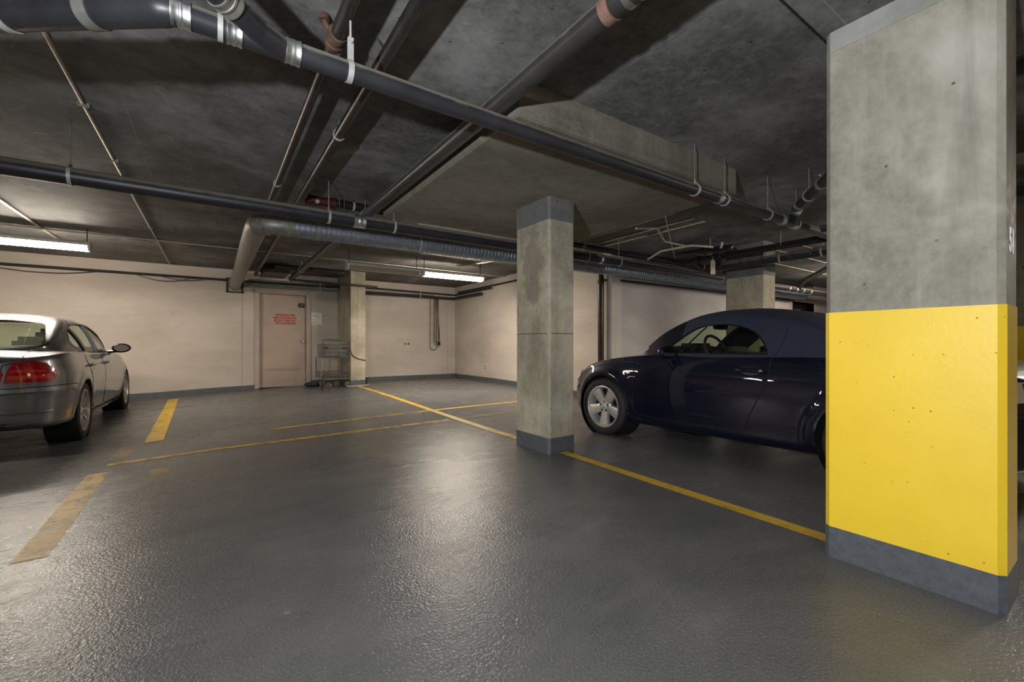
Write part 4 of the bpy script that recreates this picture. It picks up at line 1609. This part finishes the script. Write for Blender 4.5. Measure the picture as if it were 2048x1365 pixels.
        pr.patch([(c0 + s * q, z) for q, z in ((-.21, .70), (-.02, .695), (-.02, .78), (-.19, .78))], 'red_lens', 'redlens', tl, 0.007, 0.03)
    F.patch([(-.34, .24), (.34, .24), (.38, .33), (-.38, .33)], 'lower_intake', 'blacktrim', root, 0.003, 0.04)
    F.patch([(-.42, .48), (.42, .48), (.38, .585), (-.38, .585)], 'grille', 'blacktrim', root, 0.003, 0.04)
    B.patch([(-.26, .55), (.26, .55), (.26, .66), (-.26, .66)], 'number_plate', 'clearlens', root, 0.005, 0.04)
    B.strip([(-.80, .62), (-.5, .60), (.5, .60), (.80, .62)], 0.007, 'bumper_gap', 'seam', root)
    # soft top
    ZR = [(.97, .885), (.88, .92), (.76, 1.015), (.6, 1.14), (.4, 1.255), (.2, 1.325), (0, 1.345), (-.2, 1.345), (-.45, 1.315), (-.7, 1.245), (-1.0, 1.10), (-1.25, .97), (-1.40, .90)]
    WB = [(.97, .10), (.93, .38), (.87, .55), (.75, .69), (.5, .78), (0, .815), (-.5, .81), (-.9, .775), (-1.2, .69), (-1.34, .55), (-1.40, .25)]
    hull = half_loft(stations(-1.40, .97, 0.03), lambda y: hull_section(interp(WB, y), .875, max(0.02, interp(ZR, y) - .875)), 'soft_top')
    hb = bvh_of(hull)
    HL = Proj(hb, (1, 0, 0), (0, 1, 0), (0, 0, 1))
    HR = Proj(hb, (-1, 0, 0), (0, 1, 0), (0, 0, 1))
    HF = Proj(hb, (0, -1, 0), (1, 0, 0), (0, 0, 1))
    HB = Proj(hb, (0, 1, 0), (1, 0, 0), (0, 0, 1))
    side = catmull([(.49, .925), (.43, .985), (.27, 1.10), (.17, 1.155), (.065, 1.178), (-.105, 1.182), (-.25, 1.158), (-.36, 1.115), (-.44, 1.047), (-.487, .97), (-.497, .925)], 3)
    wind = [(-.66, .945), (-.3, .945), (.3, .945), (.66, .945), (.535, 1.225), (.30, 1.262), (0, 1.275), (-.30, 1.262), (-.535, 1.225)]
    back = [(-.36, 1.0), (.36, 1.0), (.31, 1.15), (-.31, 1.15)]
    shell = bool_mesh(hull, [hollow(WB, ZR, .875, -1.40, .97), prism_cut(side, 'x', -1.3, 1.3), prism_cut(wind, 'y', 0.05, 1.4), prism_cut(back, 'y', -1.6, -0.7)])
    fr, top = split_mesh(shell, lambda c: c.y > 0.30 - 0.35 * max(0, 1.16 - c.z) * 0 and c.y > 0.26, ('windscreen_frame', 'soft_top'))
    smooth_mesh(fr, 35)
    smooth_mesh(top, 40)
    fr.materials.clear()
    top.materials.clear()
    link('windscreen_frame', fr, M['pillar'], root, True)
    st_ = link('soft_top', top, M['fabric'], root, True)
    for x in (0,):
        HL.strip([(-.62, 1.14), (-.60, 1.0), (-.56, .915)], 0.006, 'roof_seam', 'seam', st_, 0.002)
    for pr in (HL, HR):
        g = pr.patch(side, 'side_window', 'glass', root, -0.012, 0.05)
        pr.strip([(.305, .925), (.075, 1.172)], 0.018, 'window_divider', 'blacktrim', g, -0.004)
        pr.strip(side, 0.012, 'window_seal', 'blacktrim', g, 0.001)
    HF.patch(wind, 'windscreen', 'glass', root, -0.012, 0.06)
    HB.patch(back, 'rear_window', 'glass', root, -0.012, 0.06)
    # cabin
    cb = MB().prism([(-.70, -1.15), (.70, -1.15), (.755, -.5), (.755, .45), (.62, .78), (-.62, .78), (-.755, .45), (-.755, -.5)], .896, .925)
    cb.build('cabin_floor', M['cabin'], root, local=True)
    rounded('dashboard', (-.66, .36, .90), (.66, .74, .985), 'cabin', root, 0.03)
    rounded('instrument_hood', (-.52, .30, .95), (-.20, .5, 1.02), 'cabin', root, 0.025)
    steering_wheel(root, (-.36, .17, .935), 0.175, 65)
    for s in (-1, 1):
        m = Matrix.Translation((s * .36, -.52, .88)) @ Matrix.Rotation(math.radians(-14), 4, 'X')
        rounded('seat', (-.23, -.06, 0), (.23, .06, .13), 'cabin', root, 0.04, m)
        hoop = [(s * .36 - .16, -.72, .90), (s * .36 - .155, -.72, .99), (s * .36 - .09, -.72, 1.045), (s * .36 + .09, -.72, 1.045), (s * .36 + .155, -.72, .99), (s * .36 + .16, -.72, .90)]
        MB().tube(catmull(hoop, 4), 0.016, 10).build('roll_hoop', M['chrome'], root, local=True)
    rounded('rear_view_mirror', (-.13, .33, 1.165), (.13, .36, 1.23), 'blacktrim', root, 0.012)
    # door mirrors
    for s in (-1, 1):
        mm = Matrix.Translation((s * .93, .335, .935)) @ Matrix.Rotation(math.radians(s * 6), 4, 'Z')
        sh = MB().ball((0, 0, 0), 0.10, 1.0, 0.62, 0.62, 18, None)
        sh.v = [tuple(mm @ Vector((x, max(y, -0.035), z))) for x, y, z in sh.v]
        mo = sh.build('door_mirror', M['navy'], root, local=True, smooth=50)
        ft = MB().tube([(s * .84, .33, .80), (s * .875, .332, .85), (s * .90, .335, .90)], [0.036, 0.024, 0.022], 12)
        ft.build('mirror_foot', M['navy'], mo, local=True)
        gl = MB().lathe([(0.001, 0), (0.085, 0.0)], 24, mm @ Matrix.Translation((0, -0.037, 0)) @ Matrix.Diagonal((1, 1, 0.58, 1)) @ Matrix.Rotation(math.pi / 2, 4, 'X'))
        gl.build('mirror_glass', M['mirrorglass'], mo, local=True)
    # wiper and plume of light leaves it simple: one wiper arm by the screen base
    w0, _ = HF.hit(-.55, .965, 0.006)
    w1, _ = HF.hit(.05, .985, 0.006)
    MB().tube([(-.60, .86, .905), w0, w1], 0.007, 6).build('wiper', M['blacktrim'], root, local=True)
    return root


convertible()


# ------------------------------------------------------------------ grey sedan
def sedan():
    gz = -0.045
    root = thing('sedan_car', 'silver grey sedan parked nose to the back wall', 'car', (-2.085, 8.13, gz))
    AX, WR = 1.38, 0.318
    ZT = [(-2.365, .93), (-2.25, .975), (-2.05, 1.0), (-1.7, 1.02), (-1.3, 1.01), (-.8, .98), (.8, .97), (1.0, .975), (1.4, .93), (1.8, .845), (2.05, .74), (2.17, .62)]
    ZS = [(-2.365, .85), (-2.25, .905), (-2.05, .935), (-1.7, .955), (-1.3, .95), (-.5, .93), (.8, .90), (1.2, .87), (1.6, .80), (2.0, .68), (2.17, .56)]
    ZB = [(-2.365, .38), (-2.28, .285), (-2.0, .235), (-1.0, .205), (1.0, .19), (1.9, .2), (2.17, .34)]

    def section(y):
        w = 0.905 * plan_factor(y, 1.2, 0.975, 2.6, -1.5, 0.872, 3.6)
        zt, zs, zb = interp(ZT, y), interp(ZS, y), interp(ZB, y)
        h = zs - zb
        pts = [(0, zb), (.72 * w, zb), (.91 * w, zb + .015), (.955 * w, zb + .05), (.968 * w, zb + .12), (.985 * w, zb + .30 * h), (.999 * w, zb + .55 * h),
               (1.0 * w, zb + .70 * h), (.992 * w, zb + .785 * h), (.966 * w, zb + .89 * h), (.935 * w, zs), (.86 * w, zs + .16 * (zt - zs) + .014), (.45 * w, zs + .82 * (zt - zs)), (0, zt)]
        c = catmull(pts, 5)
        out = []
        for x, z in c:
            x = max(0.0, x)
            if x > 0.6:
                for ay in (AX, -AX):
                    d = math.hypot(y - ay, z - WR)
                    x += 0.012 * math.exp(-((d - 0.385) / 0.05) ** 2) * S((z - 0.2) / 0.12)
                # bumper fold at the tail
            if y < -1.75:
                k = S((-1.75 - y) / 0.35)
                x += 0.012 * k * math.exp(-((z - 0.60) / 0.03) ** 2) * (1 if x > 0.3 else 0)
            out.append((x, z))
        out[0] = (0.0, out[0][1])
        out[-1] = (0.0, out[-1][1])
        return out
    body0 = half_loft(stations(-2.365, 2.17, 0.026), section, 'body')
    bvh = bvh_of(body0)
    body = smooth_mesh(bool_mesh(body0, arch_cutters((AX, -AX), 0.348, 0.905, WR)), 38)
    body.materials.clear()
    body.name = 'body'
    link('body', body, M['silver'], root, True)
    L = Proj(bvh, (1, 0, 0), (0, 1, 0), (0, 0, 1))
    R = Proj(bvh, (-1, 0, 0), (0, 1, 0), (0, 0, 1))
    F = Proj(bvh, (0, -1, 0), (1, 0, 0), (0, 0, 1))
    B = Proj(bvh, (0, 1, 0), (1, 0, 0), (0, 0, 1))
    for ay in (AX, -AX):
        for s in (-1, 1):
            MB().lathe([(0.347, 0.0), (0.347, 0.26), (0.02, 0.262)], 40, Matrix.Translation((s * 0.895, ay, WR)) @ Matrix.Rotation(-s * math.pi / 2, 4, 'Y')).build('wheel_well', M['seam'], root, local=True)
    P = wheel_proto('spokes', WR, 0.228, 0.225)
    for ay in (AX, -AX):
        for s in (-1, 1):
            put_wheel(P, root, (s * 0.79, ay, WR), s)
    fd = [(-.30, .915), (-.31, .5), (-.285, .30), (-.20, .272), (.70, .268), (.80, .30), (.83, .5), (.84, .78), (.80, .885)]
    rd = [(-1.20, .935), (-1.16, .80), (-1.05, .62), (-.985, .46), (-.93, .36), (-.82, .29), (-.40, .272), (-.335, .30), (-.325, .5), (-.315, .92)]
    for pr in (L, R):
        for ol, hy in ((fd, -.15), (rd, -1.0)):
            d = pr.patch(ol, 'door', 'silver', root, 0.0025, 0.06)
            pr.strip(ol, 0.007, 'door_gap', 'seam', d, 0.0035)
            hd = MB()
            a, n1 = pr.hit(hy, .808, 0.03)
            b, n2 = pr.hit(hy - .20, .815, 0.03)
            for q in (a, b):
                hd.cyl(q - n1 * 0.03, q, 0.014, n=10)
            hd.tube([a, a.lerp(b, .5) + n1 * 0.01, b], [0.013, 0.016, 0.013], 10)
            hd.build('door_handle', M['silver'], d, local=True)
        pr.strip([(-.9, .245), (.95, .225)], 0.05, 'sill_trim', 'silver', root, 0.012, 0.04)
        pr.strip([(-1.735, .645), (-2.02, .655)], 0.008, 'bumper_gap', 'seam', root, 0.002)
        for ay in (AX, -AX):
            pr.strip([(ay + .358 * math.cos(a), WR + .358 * math.sin(a)) for a in [math.radians(-10 + 200 * i / 30) for i in range(31)]], 0.014, 'arch_lip', 'silver', root, 0.003)
    # boot lid: lip, gap, lamps, bumper
    B.strip([(-.60, .99), (-.64, .90), (-.52, .86), (-.50, .66), (.50, .66), (.52, .86), (.64, .90), (.60, .99)], 0.008, 'boot_gap', 'seam', root, 0.002)
    B.patch([(-.27, .68), (.27, .68), (.27, .79), (-.27, .79)], 'number_plate', 'clearlens', root, 0.004, 0.05)
    B.strip([(-.88, .655), (-.55, .65), (.55, .65), (.88, .655)], 0.008, 'bumper_gap', 'seam', root, 0.002)
    B.patch([(-.55, .27), (.55, .27), (.60, .33), (-.60, .33)], 'bumper_vent', 'blacktrim', root, 0.003, 0.05)
    for z, hw, r in ((.60, .80, 0.010), (.415, .80, 0.010), (.315, .74, 0.009)):
        pts = [B.hit(-hw + 2 * hw * i / 40, z, -0.002)[0] for i in range(41)]
        MB().tube(pts, r, 8).build('bumper_fold', M['silver'], root, local=True)
    for s in (-1, 1):
        dd = Vector((-s * 0.52, 0.855, 0)).normalized()
        U = Vector((-dd.y, dd.x, 0)) * (-s)
        # U points outwards along the corner for either side
        if U.x * s < 0:
            U = -U
        pr = Proj(bvh, dd, U, (0, 0, 1))
        c0 = Vector((s * 0.645, -2.27, 0)).dot(U)
        outer = [(c0 - .135, .70), (c0 + .19, .70), (c0 + .235, .745), (c0 + .225, .80), (c0 + .15, .875), (c0 + .05, .898), (c0 - .065, .895), (c0 - .115, .80)]
        tl = pr.patch(outer, 'tail_lamp', 'redlens', root, 0.010, 0.03)
        pr.patch([(c0 - .11, .735), (c0 + .17, .735), (c0 + .18, .765), (c0 - .11, .77)], 'lamp_bar', 'redlens2', tl, 0.013, 0.03)
        pr.patch([(c0 - .10, .79), (c0 + .15, .79), (c0 + .13, .815), (c0 - .095, .82)], 'lamp_bar', 'redlens2', tl, 0.013, 0.03)
        pr.patch([(c0 + .20, .745), (c0 + .235, .75), (c0 + .228, .79), (c0 + .20, .785)], 'side_marker', 'amber', tl, 0.013, 0.02)
        inner = [(c0 - .40, .705), (c0 - .15, .702), (c0 - .13, .79), (c0 - .16, .835), (c0 - .40, .80)]
        ti = pr.patch(inner, 'boot_lamp', 'redlens', root, 0.010, 0.03)
        pr.patch([(c0 - .38, .755), (c0 - .17, .76), (c0 - .165, .785), (c0 - .38, .775)], 'lamp_bar', 'redlens2', ti, 0.013, 0.03)
        dd = Vector((-s * 0.5, -0.86, 0)).normalized()
        U = Vector((-dd.y, dd.x, 0))
        if U.x * s < 0:
            U = -U
        pr = Proj(bvh, dd, U, (0, 0, 1))
        c0 = Vector((s * 0.66, 1.92, 0)).dot(U)
        pr.patch([(c0 - .2, .60), (c0 + .2, .64), (c0 + .22, .70), (c0 - .18, .68)], 'headlamp', 'clearlens', root, 0.004, 0.03)
    for s in (-1, 1):
        F.patch([(s * .04, .50), (s * .22, .50), (s * .24, .60), (s * .05, .62)], 'grille', 'blacktrim', root, 0.004, 0.04)
    F.patch([(-.5, .24), (.5, .24), (.5, .34), (-.5, .34)], 'lower_intake', 'blacktrim', root, 0.004, 0.05)
    # roof and pillars
    ZR = [(.98, .96), (.85, 1.03), (.6, 1.16), (.35, 1.275), (.1, 1.365), (-.1, 1.405), (-.4, 1.42), (-.8, 1.412), (-1.1, 1.37), (-1.35, 1.285), (-1.6, 1.165), (-1.8, 1.06), (-1.92, 1.0)]
    WB = [(.98, .30), (.9, .55), (.8, .69), (.6, .785), (.2, .835), (-.5, .84), (-1.1, .825), (-1.5, .785), (-1.75, .72), (-1.87, .58), (-1.92, .35)]
    hull = half_loft(stations(-1.92, .98, 0.03), lambda y: hull_section(interp(WB, y), .915, max(0.02, interp(ZR, y) - .915)), 'roof')
    hb = bvh_of(hull)
    HL = Proj(hb, (1, 0, 0), (0, 1, 0), (0, 0, 1))
    HR = Proj(hb, (-1, 0, 0), (0, 1, 0), (0, 0, 1))
    HF = Proj(hb, (0, -1, 0), (1, 0, 0), (0, 0, 1))
    HB = Proj(hb, (0, 1, 0), (1, 0, 0), (0, 0, 1))
    w1 = [(.72, .955), (.60, 1.03), (.36, 1.16), (.12, 1.255), (-.05, 1.295), (-.27, 1.31), (-.27, .955)]
    w2 = [(-.35, .955), (-.35, 1.31), (-.62, 1.305), (-.90, 1.285), (-1.02, 1.26), (-.90, 1.10), (-.84, .97), (-.84, .955)]
    w3 = [(-.90, .965), (-.96, 1.10), (-1.075, 1.245), (-1.20, 1.19), (-1.30, 1.10), (-1.27, 1.05), (-1.13, .97)]
    wind = [(-.72, .985), (-.3, 1.0), (.3, 1.0), (.72, .985), (.575, 1.30), (.3, 1.335), (-.3, 1.335), (-.575, 1.30)]
    back = [(-.685, 1.045), (-.3, 1.03), (.3, 1.03), (.685, 1.045), (.585, 1.262), (.54, 1.29), (.3, 1.32), (-.3, 1.32), (-.54, 1.29), (-.585, 1.262)]
    shell = bool_mesh(hull, [hollow(WB, ZR, .915, -1.92, .98), prism_cut(w1, 'x', -1.3, 1.3), prism_cut(w2, 'x', -1.3, 1.3), prism_cut(w3, 'x', -1.3, 1.3), prism_cut(wind, 'y', 0.05, 1.4), prism_cut(back, 'y', -2.2, -1.0)])
    smooth_mesh(shell, 35)
    shell.materials.clear()
    shell.name = 'roof'
    link('roof', shell, M['silver'], root, True)
    for pr in (HL, HR):
        for w in (w1, w2, w3):
            g = pr.patch(w, 'side_window', 'glass', root, -0.012, 0.06)
            pr.strip(w, 0.022, 'window_seal', 'blacktrim', g, 0.0015, 0.02, True)
        pr.strip([(-.31, .945), (-.31, 1.31)], 0.07, 'pillar_trim', 'blacktrim', root, 0.002)
    HF.patch(wind, 'windscreen', 'glass', root, -0.012, 0.06)
    g = HB.patch(back, 'rear_window', 'glass', root, -0.012, 0.06)
    HB.strip(back, 0.02, 'window_seal', 'blacktrim', g, 0.001, 0.02, True)
    # cabin
    MB().prism([(-.70, -1.72), (.70, -1.72), (.77, -.5), (.77, .45), (.62, .80), (-.62, .80), (-.77, .45), (-.77, -.5)], .935, .965).build('cabin_floor', M['cabin'], root, local=True)
    rounded('parcel_shelf', (-.62, -1.70, .96), (.62, -1.28, .99), 'cabin_pale', root, 0.01)
    for x in (-.42, .42):
        rounded('headrest', (x - .14, -1.22, .985), (x + .14, -1.10, 1.14), 'cabin_pale', root, 0.045)
    for s in (-1, 1):
        rounded('seat', (s * .38 - .23, -.35, .96), (s * .38 + .23, -.2, 1.08), 'cabin_pale', root, 0.05)
        rounded('headrest', (s * .38 - .13, -.33, 1.10), (s * .38 + .13, -.22, 1.25), 'cabin_pale', root, 0.045)
    rounded('dashboard', (-.66, .36, .96), (.66, .74, 1.02), 'cabin', root, 0.03)
    steering_wheel(root, (-.37, .20, .98), 0.18, 65)
    for s in (-1, 1):
        mm = Matrix.Translation((s * .955, .50, 1.0)) @ Matrix.Rotation(math.radians(s * 8), 4, 'Z')
        sh = MB().ball((0, 0, 0), 0.105, 1.05, 0.62, 0.66, 18)
        sh.v = [tuple(mm @ Vector((x, max(y, -0.03), z))) for x, y, z in sh.v]
        mo = sh.build('door_mirror', M['blacktrim'], root, local=True, smooth=50)
        MB().tube([(s * .80, .52, .945), (s * .86, .515, .95), (s * .92, .50, .96)], [0.03, 0.022, 0.026], 10).build('mirror_foot', M['blacktrim'], mo, local=True)
        MB().lathe([(0.001, 0), (0.082, 0.0)], 24, mm @ Matrix.Translation((0, -0.032, 0)) @ Matrix.Diagonal((1.0, 1, 0.58, 1)) @ Matrix.Rotation(math.pi / 2, 4, 'X')).build('mirror_glass', M['mirrorglass'], mo, local=True)
    return root


sedan()


# ------------------------------------------------------------------ shopping cart by the column
def cart():
    x0, x1, y0, y1 = 1.88, 2.42, 9.78, 10.50
    g = zf(2.15, 10.1)
    t = thing('shopping_cart', 'small wire shopping cart with green handle beside the column', 'cart', ((x0 + x1) / 2, 10.1, g))

    def W(pts, r, name, mat, n=8):
        return MB().tube(pts, r, n).build(name, M[mat], t)
    # side frames
    for x, s in ((x0, 1), (x1, -1)):
        W(catmull([(x - s * 0.02, y0 - 0.01, g + 0.22), (x + s * 0.03, y0, g + 0.62), (x + s * 0.03, y0, g + 0.68)], 3), 0.013, 'leg', 'chrome', 10)
        W(path([(x + s * 0.03, y0, g + 0.62), (x + s * 0.01, y0 - 0.02, g + 1.03), (x + s * 0.06, y0 - 0.02, g + 1.03)], 0.03, 4), 0.012, 'upright', 'wire', 10)
        W([(x, y1 - 0.06, g + 0.20), (x, y1 - 0.06, g + 0.66)], 0.011, 'leg', 'wire')
    MB().tube([(x0 + 0.05, y0 - 0.02, g + 1.03), (x1 - 0.05, y0 - 0.02, g + 1.03)], 0.011, 10).build('handle_bar', M['chrome'], t)
    MB().tube([(x0 + 0.11, y0 - 0.02, g + 1.03), (x1 - 0.09, y0 - 0.02, g + 1.03)], 0.019, 12).build('handle_grip', M['green'], t)
    for x in (x0 + 0.07, x1 - 0.10):
        MB().box((x - 0.03, y0 - 0.01, g + 0.845), (x + 0.05, y0 + 0.03, g + 0.875)).build('bumper_clip', M['rubber'], t, bevel=0.006)

    def basket(name, za, zb, ins, step):
        mb = MB()
        X0_, X1_, Y0_, Y1_ = x0 + 0.03, x1 - 0.03, y0 + 0.01, y1
        top = [(X0_, Y0_, zb), (X1_, Y0_, zb), (X1_, Y1_, zb), (X0_, Y1_, zb)]
        bot = [(X0_ + ins, Y0_ + ins, za), (X1_ - ins, Y0_ + ins, za), (X1_ - ins, Y1_ - ins, za), (X0_ + ins, Y1_ - ins, za)]
        mb.tube(top, 0.006, 6, closed=True)
        mb.tube(bot, 0.006, 6, closed=True)
        for i in range(4):
            a, b = Vector(top[i]), Vector(top[(i + 1) % 4])
            c, d = Vector(bot[i]), Vector(bot[(i + 1) % 4])
            n = int((b - a).length / step)
            for k in range(n + 1):
                mb.tube([a.lerp(b, k / n), c.lerp(d, k / n)], 0.0028, 5)
            for q in (0.33, 0.66):
                mb.tube([a.lerp(c, q), b.lerp(d, q)], 0.0028, 5)
        n = int((bot[1][0] - bot[0][0]) / step)
        for k in range(1, n):
            x = bot[0][0] + (bot[1][0] - bot[0][0]) * k / n
            mb.tube([(x, bot[0][1], za), (x, bot[2][1], za)], 0.0028, 5)
        o = mb.build(name, M['wire'], t)
        return o
    basket('upper_basket', g + 0.66, g + 0.93, 0.015, 0.036)
    basket('lower_basket', g + 0.20, g + 0.32, 0.01, 0.04)
    MB().box((x0 + 0.02, y0 - 0.012, g + 0.645), (x1 - 0.03, y0 + 0.012, g + 0.665)).build('front_rail', M['chrome'], t)
    MB().box((x0 - 0.01, y0 - 0.012, g + 0.185), (x1 + 0.0, y0 + 0.012, g + 0.205)).build('front_rail', M['chrome'], t)
    for x, y in ((x0 + 0.13, y0 + 0.03), (x1 - 0.02, y0 + 0.03), (x0 + 0.12, y1 - 0.08), (x1 - 0.12, y1 - 0.08), (x1 - 0.2, y0 + 0.2)):
        gz = zf(x, y)
        c = MB().lathe([(0.001, -0.016), (0.056, -0.016), (0.062, -0.01), (0.062, 0.01), (0.056, 0.016), (0.001, 0.016)], 20, Matrix.Translation((x, y, gz + 0.063)) @ Matrix.Rotation(math.pi / 2, 4, 'Y') if False else Matrix.Translation((x, y, gz + 0.063)) @ Matrix.Rotation(math.radians(60), 4, 'Z') @ Matrix.Rotation(math.pi / 2, 4, 'Y'))
        w = c.build('caster', M['cablegrey'], t)
        f = MB().box((x - 0.024, y - 0.015, gz + 0.06), (x - 0.019, y + 0.015, gz + 0.19))
        f.box((x + 0.019, y - 0.015, gz + 0.06), (x + 0.024, y + 0.015, gz + 0.19))
        f.box((x - 0.024, y - 0.015, gz + 0.13), (x + 0.024, y + 0.015, gz + 0.19))
        f.build('caster_fork', M['wire'], w)
    MB().cyl((x0 - 0.005, y0 - 0.03, zf(x0, y0) + 0.0), (x0 - 0.005, y0 - 0.03, g + 0.2), 0.02, n=12).build('stand_leg', M['rubber'], t)


cart()
tag(MB().tube(catmull([(2.43, 9.74, 0.93), (2.47, 9.735, 0.80), (2.55, 9.735, 0.72), (2.66, 9.735, 0.68), (2.77, 9.735, 0.655)], 5), 0.009, 8).build('tether_cable', M['cable']),
    'dark tether cable from the cart round the column', 'cable')
# small things on the floor by the column
gz = zf(1.78, 10.5)
cl = MB()
cl.ball((1.80, 10.55, gz + 0.05), 0.1, 1.5, 1.2, 0.55, 16)
cl.ball((1.92, 10.6, gz + 0.04), 0.08, 1.3, 1.1, 0.6, 14)
cl.v = [(x, y, max(gz + 0.001, z + 0.012 * math.sin(x * 60) * math.cos(y * 47))) for x, y, z in cl.v]
tag(cl.build('cloth_bundle', M['bluecloth']), 'dark blue cloth bundle lying on the floor behind the cart', 'cloth')
gz = zf(2.83, 9.85)
tag(MB().lathe([(0.001, 0), (0.028, 0), (0.03, 0.01), (0.03, 0.13), (0.034, 0.14), (0.034, 0.17), (0.001, 0.172)], 18, Matrix.Translation((2.83, 9.95, gz))).build('black_canister', M['rubber']),
    'small black canister standing against the column foot', 'canister')
ch = thing('chain', 'pale chain lying round the foot of the column by the cart', 'chain', (2.6, 9.68, zf(2.6, 9.68)))
cp = catmull([(2.38, 9.70, 0), (2.50, 9.66, 0), (2.62, 9.69, 0), (2.74, 9.70, 0), (2.84, 9.80, 0)], 7)
proto = None
for i in range(len(cp) - 1):
    a, b = Vector(cp[i]), Vector(cp[i + 1])
    c = a.lerp(b, .5)
    if proto is None:
        proto = MB().tube([(0.015 * math.cos(q) * 1.5, 0.012 * math.sin(q), 0) for q in [k * math.pi / 6 for k in range(12)]], 0.005, 6, closed=True).mesh('link')
    o = link('link', proto, M['chain'], ch, False)
    o.location = (c.x, c.y, zf(c.x, c.y) + 0.022)
    o.rotation_euler = (math.radians(70 if i % 2 else 15), 0, math.atan2(b.y - a.y, b.x - a.x))
